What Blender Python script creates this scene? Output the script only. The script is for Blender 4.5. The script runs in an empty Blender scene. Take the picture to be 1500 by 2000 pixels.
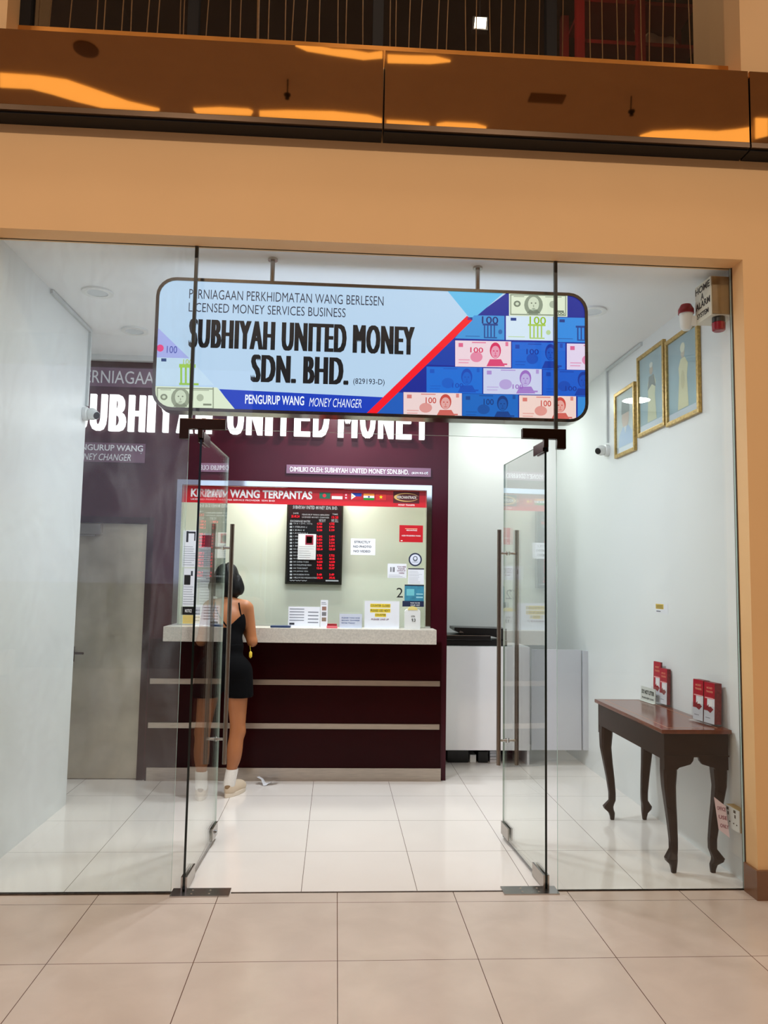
import bpy, bmesh, math, random
import numpy as np
from mathutils import Vector, Matrix
random.seed(7)
sc = bpy.context.scene
COL = sc.collection

# ------------------------------------------------------------ camera, world, lights, exposure
F = 1523.34
YAW, PITCH, ROLL = -.0595, .0896, -.0171
CAM = np.array([0, -4.17769, 1.59383])
def _rot():
    c, s = math.cos(YAW), math.sin(YAW); Rz = np.array([[c,-s,0],[s,c,0],[0,0,1]])
    c, s = math.cos(PITCH), math.sin(PITCH); Rx = np.array([[1,0,0],[0,c,-s],[0,s,c]])
    c, s = math.cos(ROLL), math.sin(ROLL); Ry = np.array([[c,0,s],[0,1,0],[-s,0,c]])
    return Rz @ Rx @ Ry
ROT = _rot()
cd = bpy.data.cameras.new('camera'); cam = bpy.data.objects.new('camera', cd); COL.objects.link(cam)
cd.sensor_fit = 'VERTICAL'; cd.sensor_height = 36; cd.lens = F*36/2000; cd.clip_start = .05
m = np.eye(4); m[:3,0] = ROT[:,0]; m[:3,1] = ROT[:,2]; m[:3,2] = -ROT[:,1]; m[:3,3] = CAM
cam.matrix_world = Matrix(m.tolist())
sc.camera = cam
sc.view_settings.view_transform = 'Standard'; sc.view_settings.look = 'None'
sc.view_settings.gamma = 1; sc.view_settings.use_curve_mapping = False
sc.view_settings.exposure = 0.0
sc.cycles.transparent_max_bounces = 40
sc.cycles.max_bounces = 10
sc.cycles.sample_clamp_indirect = 4
w = bpy.data.worlds.new('world'); sc.world = w; w.use_nodes = True
w.node_tree.nodes['Background'].inputs[0].default_value = (.9,.75,.6,1)
w.node_tree.nodes['Background'].inputs[1].default_value = .05

def lamp(name, loc, power, color, size, rot=(0,0,0), shape='DISK', sy=None):
    l = bpy.data.lights.new(name, 'AREA'); l.energy = power; l.color = color; l.shape = shape; l.size = size
    if sy: l.size_y = sy
    o = bpy.data.objects.new(name, l); COL.objects.link(o); o.location = loc; o.rotation_euler = rot
    return o
WARM = (1,.80,.62); COOL = (.91,.97,1)
IN_W, OUT_W = 12.6, 90
# shop downlights, teller room light, corridor light
DOWN = [(-1.57,.79),(-1.53,1.56),(1.66,.79),(1.66,1.75),(.05,1.0),(.05,1.75)]
for x, y in DOWN[4:]: lamp('hidden_shop_lamp', (x,y,3.395), IN_W*2.65, COOL, .16)   # outer four are off; unseen middle pair added to light the shop
lamp('teller_room_lamp', (-.3,2.66,2.72), 29, (.97,1,.92), .9, shape='RECTANGLE', sy=.3)
lamp('corridor_lamp', (1.6,3.1,3.39), 11, (.97,1,.95), .25)
# unseen area lamps added under the outside ceiling to light the concourse
for x in (-4.2,-1.5,1.5,4.2):
    lamp('unseen_concourse_lamp', (x,-4.6,5.96), OUT_W, WARM, .5)
for x in (-2.6,0.2,3.0):
    lamp('unseen_concourse_lamp', (x,-1.0,5.96), OUT_W*.06, WARM, .4)
lamp('upper_shop_fill', (1.2,.8,6.3), 7, (1,.8,.6), .2)  # unseen lamp added to bring up the red shelving

# ------------------------------------------------------------ pixel -> place helpers
def ray(px, py): return ROT @ np.array([(px-750)/F, 1, (1000-py)/F])
class Plane:
    def __init__(s, o, u, v):
        s.o = np.array(o, float); s.u = np.array(u, float); s.v = np.array(v, float)
        s.u /= np.linalg.norm(s.u); s.v /= np.linalg.norm(s.v); s.n = np.cross(s.u, s.v)
    def uv(s, px, py):
        d = ray(px, py); t = np.dot(s.o-CAM, s.n)/np.dot(d, s.n); p = CAM+t*d-s.o
        return float(np.dot(p,s.u)), float(np.dot(p,s.v))
    def P(s, u, v, h=0): return tuple(s.o + u*s.u + v*s.v + h*s.n)
    def R(s, x0, y0, x1, y1):
        a, b, c, d = s.uv(x0,y0), s.uv(x1,y0), s.uv(x1,y1), s.uv(x0,y1)
        return ((a[0]+d[0])/2, (c[1]+d[1])/2, (b[0]+c[0])/2, (a[1]+b[1])/2)   # u0 v0 u1 v1
def ply(y): return Plane((0,y,0),(1,0,0),(0,0,1))       # faces the camera
def plx(x): return Plane((x,0,0),(0,-1,0),(0,0,1))      # faces left

# ------------------------------------------------------------ materials
def lin(c):
    r = []
    for v in c:
        v /= 255; r.append(v/12.92 if v <= .04045 else ((v+.055)/1.055)**2.4)
    return (*r, 1)
MATS = {}
def mat(name, rgb, rough=.5, metal=0, var=.06, scale=6, bump=0, spec=.5, trans=0, emit=0, coat=0, stretch=None):
    if name in MATS: return MATS[name]
    m = bpy.data.materials.new(name); m.use_nodes = True; nt = m.node_tree; b = nt.nodes['Principled BSDF']
    b.inputs['Roughness'].default_value = rough; b.inputs['Metallic'].default_value = metal
    b.inputs['Specular IOR Level'].default_value = spec; b.inputs['Coat Weight'].default_value = coat
    b.inputs['Transmission Weight'].default_value = trans
    c = lin(rgb)
    tc = nt.nodes.new('ShaderNodeTexCoord'); no = nt.nodes.new('ShaderNodeTexNoise'); no.inputs['Scale'].default_value = scale
    no.inputs['Detail'].default_value = 4
    src = tc.outputs['Object']
    if stretch:
        mp = nt.nodes.new('ShaderNodeMapping'); mp.inputs['Scale'].default_value = stretch
        nt.links.new(src, mp.inputs['Vector']); src = mp.outputs['Vector']
    nt.links.new(src, no.inputs['Vector'])
    rp = nt.nodes.new('ShaderNodeValToRGB'); e = rp.color_ramp.elements
    e[0].position = .3; e[1].position = .7
    e[0].color = tuple(x*(1-var) for x in c[:3])+(1,); e[1].color = tuple(min(1,x*(1+var)) for x in c[:3])+(1,)
    nt.links.new(no.outputs['Fac'], rp.inputs['Fac']); nt.links.new(rp.outputs['Color'], b.inputs['Base Color'])
    if bump:
        bp = nt.nodes.new('ShaderNodeBump'); bp.inputs['Strength'].default_value = bump; bp.inputs['Distance'].default_value = .01
        nt.links.new(no.outputs['Fac'], bp.inputs['Height']); nt.links.new(bp.outputs['Normal'], b.inputs['Normal'])
    if emit:
        nt.links.new(rp.outputs['Color'], b.inputs['Emission Color']); b.inputs['Emission Strength'].default_value = emit
    MATS[name] = m; return m
def emat(rgb, s=1.0):
    """printed film lit from behind / LED: gives off light"""
    k = ('e',tuple(rgb),s)
    if k in MATS: return MATS[k]
    m = bpy.data.materials.new('lit_%02x%02x%02x' % tuple(int(v) for v in rgb)); m.use_nodes = True; nt = m.node_tree
    b = nt.nodes['Principled BSDF']; c = lin(rgb)
    b.inputs['Base Color'].default_value = tuple(x*.15 for x in c[:3])+(1,); b.inputs['Roughness'].default_value = .35
    b.inputs['Emission Color'].default_value = c; b.inputs['Emission Strength'].default_value = s
    MATS[k] = m; return m
def ink(rgb):
    k = ('i',tuple(rgb))
    if k in MATS: return MATS[k]
    m = mat('ink_%02x%02x%02x' % tuple(int(v) for v in rgb), rgb, .55, var=.02); MATS[k] = m; return m
def glass(name, tint=(.96,.985,.975), haze=0.0):
    m = bpy.data.materials.new(name); m.use_nodes = True; nt = m.node_tree; nt.nodes.clear()
    N = nt.nodes.new; L = nt.links.new
    out = N('ShaderNodeOutputMaterial'); g = N('ShaderNodeNewGeometry'); dt = N('ShaderNodeVectorMath'); dt.operation = 'DOT_PRODUCT'
    L(g.outputs['Incoming'], dt.inputs[0]); L(g.outputs['Normal'], dt.inputs[1])
    ab = N('ShaderNodeMath'); ab.operation = 'ABSOLUTE'; L(dt.outputs['Value'], ab.inputs[0])
    sb = N('ShaderNodeMath'); sb.operation = 'SUBTRACT'; sb.inputs[0].default_value = 1; L(ab.outputs[0], sb.inputs[1])
    pw = N('ShaderNodeMath'); pw.operation = 'POWER'; pw.inputs[1].default_value = 5; L(sb.outputs[0], pw.inputs[0])
    ma = N('ShaderNodeMath'); ma.operation = 'MULTIPLY_ADD'; ma.inputs[1].default_value = .96; ma.inputs[2].default_value = .04; L(pw.outputs[0], ma.inputs[0])
    tr = N('ShaderNodeBsdfTransparent'); tr.inputs[0].default_value = (*tint,1)
    gl = N('ShaderNodeBsdfGlossy'); gl.inputs['Roughness'].default_value = 0.0; gl.inputs[0].default_value = (1,1,1,1)
    mx = N('ShaderNodeMixShader'); L(ma.outputs[0], mx.inputs[0]); L(tr.outputs[0], mx.inputs[1]); L(gl.outputs[0], mx.inputs[2])
    last = mx.outputs[0]
    if haze:   # dust and wipe marks on the pane
        tc = N('ShaderNodeTexCoord'); mp = N('ShaderNodeMapping'); mp.inputs['Scale'].default_value = (3,3,1.1); no = N('ShaderNodeTexNoise')
        no.inputs['Scale'].default_value = 2.4; no.inputs['Detail'].default_value = 7; no.inputs['Distortion'].default_value = 1.2
        L(tc.outputs['Object'], mp.inputs[0]); L(mp.outputs[0], no.inputs['Vector'])
        mr = N('ShaderNodeMapRange'); mr.inputs[1].default_value = .42; mr.inputs[2].default_value = .8; mr.inputs[3].default_value = haze*.35; mr.inputs[4].default_value = haze*1.6
        L(no.outputs['Fac'], mr.inputs[0]); df = N('ShaderNodeBsdfDiffuse'); df.inputs[0].default_value = (.8,.85,.95,1)
        tl = N('ShaderNodeBsdfTranslucent'); tl.inputs[0].default_value = (.8,.85,.95,1); ad = N('ShaderNodeMixShader'); ad.inputs[0].default_value = .5
        L(df.outputs[0], ad.inputs[1]); L(tl.outputs[0], ad.inputs[2])
        m2 = N('ShaderNodeMixShader'); L(mr.outputs[0], m2.inputs[0]); L(last, m2.inputs[1]); L(ad.outputs[0], m2.inputs[2]); last = m2.outputs[0]
    L(last, out.inputs[0]); return m
def tiles(name, rgb, grout, ox, oy, rough, var, gw=.0016, nscale=3):
    m = bpy.data.materials.new(name); m.use_nodes = True; nt = m.node_tree; b = nt.nodes['Principled BSDF']; N = nt.nodes.new; L = nt.links.new
    tc = N('ShaderNodeTexCoord'); sp = N('ShaderNodeSeparateXYZ'); L(tc.outputs['Object'], sp.inputs[0])
    ds = []
    for i, o in ((0,ox),(1,oy)):
        a = N('ShaderNodeMath'); a.operation = 'ADD'; a.inputs[1].default_value = -o+60.0+.3; L(sp.outputs[i], a.inputs[0])
        md = N('ShaderNodeMath'); md.operation = 'MODULO'; md.inputs[1].default_value = .6; L(a.outputs[0], md.inputs[0])
        s = N('ShaderNodeMath'); s.operation = 'SUBTRACT'; s.inputs[1].default_value = .3; L(md.outputs[0], s.inputs[0])
        ab = N('ShaderNodeMath'); ab.operation = 'ABSOLUTE'; L(s.outputs[0], ab.inputs[0])
        lt = N('ShaderNodeMath'); lt.operation = 'LESS_THAN'; lt.inputs[1].default_value = gw; L(ab.outputs[0], lt.inputs[0]); ds.append(lt)
    mx = N('ShaderNodeMath'); mx.operation = 'MAXIMUM'; L(ds[0].outputs[0], mx.inputs[0]); L(ds[1].outputs[0], mx.inputs[1])
    no = N('ShaderNodeTexNoise'); no.inputs['Scale'].default_value = nscale; no.inputs['Detail'].default_value = 9; no.inputs['Distortion'].default_value = .4; L(tc.outputs['Object'], no.inputs['Vector'])
    rp = N('ShaderNodeValToRGB'); c = lin(rgb); e = rp.color_ramp.elements; e[0].position = .35; e[1].position = .68
    e[0].color = (c[0]*(1-var),c[1]*(1-var*1.15),c[2]*(1-var*1.25),1); e[1].color = tuple(min(1,x*(1+var)) for x in c[:3])+(1,)
    L(no.outputs['Fac'], rp.inputs[0]); mc = N('ShaderNodeMix'); mc.data_type = 'RGBA'; mc.inputs['B'].default_value = lin(grout)
    L(mx.outputs[0], mc.inputs['Factor']); L(rp.outputs[0], mc.inputs['A']); L(mc.outputs['Result'], b.inputs['Base Color'])
    b.inputs['Roughness'].default_value = rough
    return m

WHITE = mat('white_paint', (230,233,233), .32, var=.015, scale=1.5)
CEILW = mat('ceiling_paint', (244,246,247), .6, var=.01)
CREAM = mat('cream_wall_paint', (242,199,143), .6, var=.02, scale=2)
MAROON = mat('maroon_laminate', (58,7,20), .25, var=.12, scale=3, bump=.04, spec=.3)
MAROON_D = mat('maroon_panel', (36,2,4), .24, var=.06, spec=.12)
STEEL = mat('brushed_steel', (190,178,165), .28, 1, var=.1, scale=8, stretch=(1,1,14))
STEELH = mat('satin_steel', (185,180,174), .25, 1, var=.05)
CHROME = mat('polished_steel', (205,208,210), .08, 1, var=.03)
BRONZE = mat('dark_bronze', (74,52,40), .25, 1, var=.1)
BLACK = mat('black_plastic', (14,14,16), .3, var=.1)
DARK = mat('dark_void_paint', (12,9,9), .7)
WHITEP = mat('white_plastic', (232,234,232), .35, var=.02)
PAPER = mat('white_paper', (228,230,236), .6, var=.02)
BRASS = mat('mirror_brass', (190,148,104), .03, 1, var=.02)
GOLD = mat('gilt_frame', (190,158,92), .35, .7, var=.3, scale=60, bump=.3)
WOOD = mat('dark_mahogany', (24,7,6), .32, var=.25, scale=3, stretch=(6,1,6), spec=.12)
WOODT = mat('mahogany_top', (104,48,28), .16, var=.22, scale=3, stretch=(8,1,1), spec=.6)
SKIN = mat('skin', (166,104,62), .5, var=.04)
HAIR = mat('black_hair', (7,6,7), .5, spec=.2, var=.3, scale=30, bump=.5, stretch=(3,3,.4))
CLOTH = mat('black_fabric', (7,7,9), .9, var=.15, scale=60, spec=.1)
SOCK = mat('white_knit', (236,234,230), .85, var=.04, scale=80)
SHOE = mat('beige_suede', (214,196,172), .7, var=.05)
SOLE = mat('cream_rubber', (226,214,196), .6, var=.04)
TAN = mat('tan_suede', (140,112,80), .8, var=.08)
STONE = mat('speckled_quartz', (205,198,186), .3, var=.12, scale=90)
GLASS = glass('clear_glass', (.975,.99,.985)); GLASSD = glass('door_glass', (.955,.98,.968)); GLASSH = glass('dusty_glass', (.96,.985,.98), .06)
GEDGE = mat('glass_edge_green', (8,24,22), .15, var=.1)
GEDGEL = mat('glass_edge_pale', (190,215,208), .15, var=.05)
ACRYL = glass('acrylic', (.97,.975,.98))
ACRYLF = mat('frosted_acrylic', (118,84,104), .25, var=.03)

# ------------------------------------------------------------ mesh helpers
class MB:
    def __init__(s): s.v = []; s.f = []; s.m = []; s.mats = []
    def mi(s, m):
        if m not in s.mats: s.mats.append(m)
        return s.mats.index(m)
    def add(s, vs, fs, m=None):
        k = len(s.v); s.v += [tuple(map(float,p)) for p in vs]; i = s.mi(m) if m else 0
        for f in fs: s.f.append([a+k for a in f]); s.m.append(i)
    def box(s, x0, x1, y0, y1, z0, z1, m=None):
        v = [(x,y,z) for x in (x0,x1) for y in (y0,y1) for z in (z0,z1)]
        s.add(v, [(0,1,3,2),(4,6,7,5),(0,4,5,1),(2,3,7,6),(0,2,6,4),(1,5,7,3)], m)
    def prism(s, poly, pl, h0, h1, m=None):
        a = sum(poly[i][0]*poly[(i+1)%len(poly)][1]-poly[(i+1)%len(poly)][0]*poly[i][1] for i in range(len(poly)))
        if a < 0: poly = poly[::-1]
        n = len(poly); v = [pl.P(u,w,h0) for u,w in poly]+[pl.P(u,w,h1) for u,w in poly]
        s.add(v, [list(range(n))[::-1], list(range(n,2*n))]+[(i,(i+1)%n,(i+1)%n+n,i+n) for i in range(n)], m)
    def rect(s, pl, u0, v0, u1, v1, h0, h1, m=None): s.prism([(u0,v0),(u1,v0),(u1,v1),(u0,v1)], pl, h0, h1, m)
    def ell(s, pl, u, v, ru, rv, h0, h1, m=None, n=24):
        s.prism([(u+ru*math.cos(2*math.pi*i/n), v+rv*math.sin(2*math.pi*i/n)) for i in range(n)], pl, h0, h1, m)
    def ring(s, outer, inner, pl, h0, h1, m=None):
        n = len(outer); v = [pl.P(*p,h) for h in (h0,h1) for p in outer]+[pl.P(*p,h) for h in (h0,h1) for p in inner]
        fs = []
        for i in range(n):
            j = (i+1)%n
            fs += [(i,j,j+n,i+n),(2*n+j,2*n+i,3*n+i,3*n+j),(n+i,n+j,3*n+j,3*n+i),(j,i,2*n+i,2*n+j)]
        s.add(v, fs, m)
    def tube(s, pts, r, m=None, n=10, caps=True):
        pts = [Vector(p) for p in pts]; rs = r if isinstance(r,(list,tuple)) else [r]*len(pts); vs = []
        for i, p in enumerate(pts):
            t = (pts[min(i+1,len(pts)-1)]-pts[max(i-1,0)]).normalized()
            a = t.orthogonal().normalized() if i == 0 else (a - t*a.dot(t)).normalized()
            b = t.cross(a)
            vs += [p + (a*math.cos(2*math.pi*k/n)+b*math.sin(2*math.pi*k/n))*rs[i] for k in range(n)]
        fs = [(i*n+k, i*n+(k+1)%n, (i+1)*n+(k+1)%n, (i+1)*n+k) for i in range(len(pts)-1) for k in range(n)]
        if caps: fs += [list(range(n))[::-1], list(range((len(pts)-1)*n, len(pts)*n))]
        s.add(vs, fs, m)
    def lathe(s, prof, o, ax=(0,0,1), m=None, n=24):
        """prof: (radius, height) along axis ax from o"""
        ax = Vector(ax).normalized(); a = ax.orthogonal().normalized(); b = ax.cross(a); o = Vector(o); vs = []
        for r, h in prof: vs += [o+ax*h+(a*math.cos(2*math.pi*k/n)+b*math.sin(2*math.pi*k/n))*max(r,1e-5) for k in range(n)]
        L = len(prof)
        fs = [(i*n+k, i*n+(k+1)%n, (i+1)*n+(k+1)%n, (i+1)*n+k) for i in range(L-1) for k in range(n)]
        fs += [list(range(n))[::-1], list(range((L-1)*n, L*n))]
        s.add(vs, fs, m)
    def loft(s, rings, m=None, closed=True):
        n = len(rings[0]); vs = [p for r in rings for p in r]
        fs = [(i*n+k, i*n+(k+1)%n, (i+1)*n+(k+1)%n, (i+1)*n+k) for i in range(len(rings)-1) for k in range(n)]
        fs += [list(range(n))[::-1], list(range((len(rings)-1)*n, len(rings)*n))]
        s.add(vs, fs, m)
    def text(s, txt, pl, u0, v0, u1, v1, h0, h1, m=None, off=0.0, shear=0.0, res=3, bold=0, space=1.0):
        if bold:
            for k in (-1,0,1): s.text(txt, pl, u0+bold+k*bold, v0, u1-bold+k*bold, v1, h0, h1+.00005*k, m, off, shear, res, 0, space)
            return
        cu = bpy.data.curves.new('t', 'FONT'); cu.body = txt; cu.size = 1; cu.offset = off; cu.resolution_u = res; cu.shear = shear; cu.fill_mode = 'BOTH'; cu.extrude = .5; cu.space_character = space
        ob = bpy.data.objects.new('t', cu); COL.objects.link(ob)
        dg = bpy.context.evaluated_depsgraph_get(); me = bpy.data.meshes.new_from_object(ob.evaluated_get(dg))
        co = [v.co.copy() for v in me.vertices]; fs = [list(p.vertices) for p in me.polygons]
        bpy.data.objects.remove(ob); bpy.data.curves.remove(cu); bpy.data.meshes.remove(me)
        if not co: return
        x0 = min(c.x for c in co); x1 = max(c.x for c in co); y0 = min(c.y for c in co); y1 = max(c.y for c in co)
        sx = (u1-u0)/(x1-x0); sy = (v1-v0)/(y1-y0)
        s.add([pl.P(u0+(c.x-x0)*sx, v0+(c.y-y0)*sy, h0 if c.z < 0 else h1) for c in co], fs, m)
    def build(s, name, m=None, parent=None, bevel=0, smooth=False, keep=False, label=None):
        me = bpy.data.meshes.new(name)
        xs = np.array(s.v); base = np.zeros(3) if keep else np.array([(xs[:,0].min()+xs[:,0].max())/2,(xs[:,1].min()+xs[:,1].max())/2,xs[:,2].min()])
        me.from_pydata([tuple(p) for p in xs-base], [], s.f)
        ms = s.mats if s.mats else [m]
        for q in ms: me.materials.append(q)
        if s.mats: me.polygons.foreach_set('material_index', s.m)
        bm = bmesh.new(); bm.from_mesh(me)
        if bevel:
            ed = [e for e in bm.edges if len(e.link_faces) == 2 and e.calc_face_angle(0) > .6]
            bmesh.ops.bevel(bm, geom=ed, offset=bevel, segments=2, affect='EDGES', profile=.7, clamp_overlap=True)
        bmesh.ops.recalc_face_normals(bm, faces=bm.faces)
        bm.to_mesh(me); bm.free()
        if smooth:
            me.polygons.foreach_set('use_smooth', [True]*len(me.polygons))
            me.set_sharp_from_angle(angle=math.radians(40))
        o = bpy.data.objects.new(name, me); COL.objects.link(o); o.location = base
        if parent: attach(o, parent, base)
        if label: o['label'] = label
        return o
WORLD = {}
def attach(o, parent, base):
    o.parent = parent; o.location = Vector(base)-Vector(WORLD.get(parent.name, parent.location)); WORLD[o.name] = tuple(base)
def tag(o, label, cat, group=None):
    o['label'] = label; o['category'] = cat
    if group: o['group'] = group
    WORLD.setdefault(o.name, tuple(o.location)); return o
def thing(name, loc, label, cat, group=None):
    o = bpy.data.objects.new(name, None); COL.objects.link(o); o.location = loc; o.empty_display_size = .1; WORLD[o.name] = tuple(loc)
    return tag(o, label, cat, group)
def struct(o): o['kind'] = 'structure'; WORLD.setdefault(o.name, tuple(o.location)); return o
def dup(root, loc, label, group=None):
    r = root.copy(); COL.objects.link(r); r.location = loc; r['label'] = label
    for ch in root.children:
        c = ch.copy(); COL.objects.link(c); c.parent = r
        for g in ch.children:
            d = g.copy(); COL.objects.link(d); d.parent = c
    return r
def sbox(name, boxes, m):
    b = MB()
    for q in boxes: b.box(*q)
    return struct(b.build(name, m, keep=True))

# ------------------------------------------------------------ setting
CZ, XL, XR, YC = 3.42, -1.86, 2.25, 2.27
sbox('floor', [(-2.7,2.35,0,3.8,-.1,0)], tiles('white_floor_tile', (232,226,221), (120,108,98), -.144, .611, .09, .02, nscale=1.5))
sbox('floor_concourse', [(-8,8,-10,0,-.1,0)], tiles('beige_stone_tile', (203,190,180), (92,62,44), -1.159, -.129, .2, .06, gw=.0018, nscale=4))
sbox('ceiling', [(-2.7,2.35,.02,3.8,CZ,CZ+.1)], CEILW)
sbox('wall_left', [(-2.0,XL,.02,1.585,0,CZ)], WHITE)
sbox('wall_alcove', [(-2.8,-2.7,1.4,2.4,0,CZ),(-2.7,-2.0,1.485,1.585,0,CZ)], WHITE)
sbox('wall_right', [(XR,XR+.1,.02,3.8,0,CZ)], WHITE)
sbox('wall_back', [(.82,XR,3.7,3.8,0,CZ)], WHITE)
WX0, WX1, WZ0, WZ1 = -1.318, .782, 1.2, 2.405
DX0, DX1, DZ = -2.45, -1.545, 2.035
sbox('wall_counter', [(-2.7,DX0,YC,YC+.1,0,CZ),(DX0,DX1,YC,YC+.1,DZ,CZ),(DX1,WX0,YC,YC+.1,0,CZ),(WX0,WX1,YC,YC+.1,0,WZ0),(WX0,WX1,YC,YC+.1,WZ1,CZ),(WX1,.92,YC,YC+.1,0,CZ)], MAROON)
sbox('trim_cornice', [(-2.7,.92,YC-.05,YC-.001,3.375,CZ)], WHITE)
GREENW = mat('pale_green_paint', (222,226,212), .5, var=.01, scale=2)
sbox('wall_teller_room', [(-1.6,.82,2.95,3.0,0,2.8),(-1.6,-1.5,YC+.1,2.95,0,2.8),(.82,.92,YC+.1,3.8,0,CZ),(-1.5,.82,YC+.1,2.95,2.75,2.8)], GREENW)
sbox('wall_front', [(-7,7,-.13,.02,3.405,4.41)], CREAM)
sbox('wall_front_right', [(2.223,7,-.13,.02,0,3.405),(2.205,2.223,-.13,-.015,0,3.405)], CREAM); sbox('wall_front_left', [(-7,-1.88,-.13,.02,0,3.405)], CREAM)
sbox('wall_upper_right', [(2.229,7,-.12,.45,4.41,6.4)], CREAM); sbox('wall_upper_left', [(-7,-1.835,-.12,.45,4.41,6.4)], CREAM)
sbox('ceiling_concourse', [(-8,8,-10,-.14,6.0,6.1)], mat('concourse_ceiling_paint', (206,186,164), .7, var=.02))
sbox('wall_concourse_far', [(-8,8,-10.1,-10,0,6)], mat('far_wall_paint', (84,72,62), .7))
b = MB(); b.prism([(2.19,-.016),(2.19,-.148),(6,-.148),(6,-.1305),(2.2045,-.1305),(2.2045,-.016)], Plane((0,0,0),(1,0,0),(0,1,0)), 0, .148)
struct(b.build('baseboard_right', mat('brown_tile_skirting', (128,92,68), .25, var=.1), keep=True))
b = MB(); b.box(2.2,2.222,-.014,.014,0,3.405); b.box(2.224,2.25,-.004,.02,.0,3.405)
struct(b.build('trim_1', mat('grey_aluminium', (96,88,80), .35, .8), keep=True))
b = MB(); b.box(XL,-.80,-.014,.012,0,.006); b.box(1.19,2.2,-.008,.008,0,.004); b.box(-.5,.9,-.006,.004,0,.002)
struct(b.build('trim_2', mat('dark_floor_channel', (70,56,44), .5, .3, var=.5, scale=25), keep=True))
# upper storey behind the brass parapet
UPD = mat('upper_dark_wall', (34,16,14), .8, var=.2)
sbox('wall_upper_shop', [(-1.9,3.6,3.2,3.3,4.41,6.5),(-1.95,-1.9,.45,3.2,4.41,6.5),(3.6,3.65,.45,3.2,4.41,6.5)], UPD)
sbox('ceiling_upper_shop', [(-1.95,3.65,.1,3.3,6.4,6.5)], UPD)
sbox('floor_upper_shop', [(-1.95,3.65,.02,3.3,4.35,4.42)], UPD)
b = MB()
P3 = ply(.06)
b.box(-1.835,2.229,.055,.065,4.42,6.4)
win = struct(b.build('window_1', glass('shop_window_glass',(.9,.9,.9)), keep=True))
b = MB(); b.box(-1.835,2.229,.02,.05,4.41,4.645)
o = b.build('window_sill', mat('satin_brass',(200,138,70),.38,1,var=.1), win, keep=True); o.location = (0,0,0)
b = MB()
for px in (378,738,1075):
    u = P3.uv(px,60)[0]; b.box(u-.03,u+.03,.03,.09,4.42,6.4)
b.box(-1.835,-1.775,.03,.09,4.42,6.4)
o = b.build('window_frame', DARK, win, keep=True); o.location = (0,0,0)
# unseen glowing shopfront panel added across the concourse for the haze in the panes
HAZE_GLOW = emat((200,205,250), .42)
b = MB()
for x0, x1 in ((-7.8,-1.6),): b.box(x0,x1,-9.99,-9.97,1.5,5.4)
struct(b.build('haze_panel', HAZE_GLOW, keep=True))

# planter across the concourse, mirrored in the left pane
t = thing('planter', (-6.0,-8.6,0), 'white trough planter with a low green hedge, mirrored in the left glass pane', 'planter')
b = MB(); b.box(-6.9,-5.1,-8.8,-8.4,.06,.42); b.build('trough', WHITEP, t, bevel=.01)
b = MB(); b.box(-6.8,-5.2,-8.75,-8.45,0,.06); b.build('plinth', DARK, t)
b = MB(); rg = random.Random(2)
for i in range(700):
    c = Vector((rg.uniform(-6.85,-5.15), rg.uniform(-8.78,-8.42), rg.uniform(.42,.66))); a = Vector((rg.gauss(0,1),rg.gauss(0,1),rg.gauss(0,1))).normalized(); e = a.orthogonal().normalized()
    b.add([c-a*.05,c+e*.022,c+a*.05,c-e*.022],[(0,1,2,3)])
b.build('hedge', mat('leaf_green',(110,150,60),.5,var=.3), t)
lamp('unseen_concourse_lamp', (-6,-7.8,5.96), 60, WARM, .4)  # unseen lamp added to brighten the planter for its mirror image

# ------------------------------------------------------------ brass parapet and what it mirrors
def brass_panel(x0, x1, label):
    t = thing('parapet_panel', ((x0+x1)/2,-.2,3.975), label, 'wall panel', 'brass parapet panels')
    b = MB(); b.box(x0,x1,-.25,-.235,4.015,4.425); b.build('mirror_sheet', BRASS, t)
    b = MB(); b.box(x0,x1,-.252,-.235,3.985,4.013); b.build('bottom_rim', mat('bronze_rim', (92,74,58), .35, .7), t)
    b = MB(); b.box(x0,x1,-.234,-.131,3.975,4.405); b.build('backing_box', DARK, t)
brass_panel(-3.2,.190,'long mirrored brass parapet panel on the left, above the glass shopfront')
brass_panel(.200,2.196,'mirrored brass parapet panel between the two black joints, above the sign')
brass_panel(2.206,4.2,'brass parapet panel cut off at the right edge beyond the last black joint')
PB = ply(-.25)
def refl(px, py, zc=6.0):
    u, v = PB.uv(px,py); d = ray(px,py)*np.array([1,-1,1]); t = (zc-v)/d[2]; return (u+t*d[0], -.25+t*d[1])
CEIL = Plane((0,0,6.0),(1,0,0),(0,-1,0))   # faces down
COVE = emat((255,206,120), 1.9)  # glowing cove strips shaped so the flat brass mirrors wavy streaks
coves = [[(0,142),(75,147),(130,155),(180,172),(250,197),(312,212),(300,214),(200,207),(150,195),(100,180),(60,170),(0,167)],
 [(378,211),(430,209),(485,212),(494,216),(490,222),(385,218)], [(507,216),(560,215),(650,217),(720,224),(746,231),(746,240),(507,224)],
 [(755,234),(800,236),(838,240),(838,247),(755,243)], [(853,241),(870,238),(930,241),(950,247),(945,252),(853,250)],
 [(1250,264),(1275,256),(1340,253),(1400,256),(1440,252),(1465,248),(1465,279),(1250,268)],
 [(1475,230),(1500,231),(1500,262),(1475,268)],
 [(577,86),(625,90),(650,95),(685,97),(720,103),(747,99),(747,110),(710,113),(660,106),(600,96)], [(757,106),(800,108),(850,109),(880,117),(840,121),(757,119)]]
for k, c in enumerate(coves):
    q = [refl(x,y) for x,y in c]; b = MB(); b.prism([(x,-y) for x,y in q], CEIL, .001, .02)
    tag(b.build('cove_light', COVE), 'warm lit ceiling cove seen as a bright streak in the mirrored brass panels', 'ceiling light', 'warm ceiling coves mirrored in the brass')
x, y = refl(168,95); b = MB(); b.lathe([(.1,0),(.1,.012),(.085,.015),(.0,.015)], (x,y,5.999), (0,0,-1))
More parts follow.
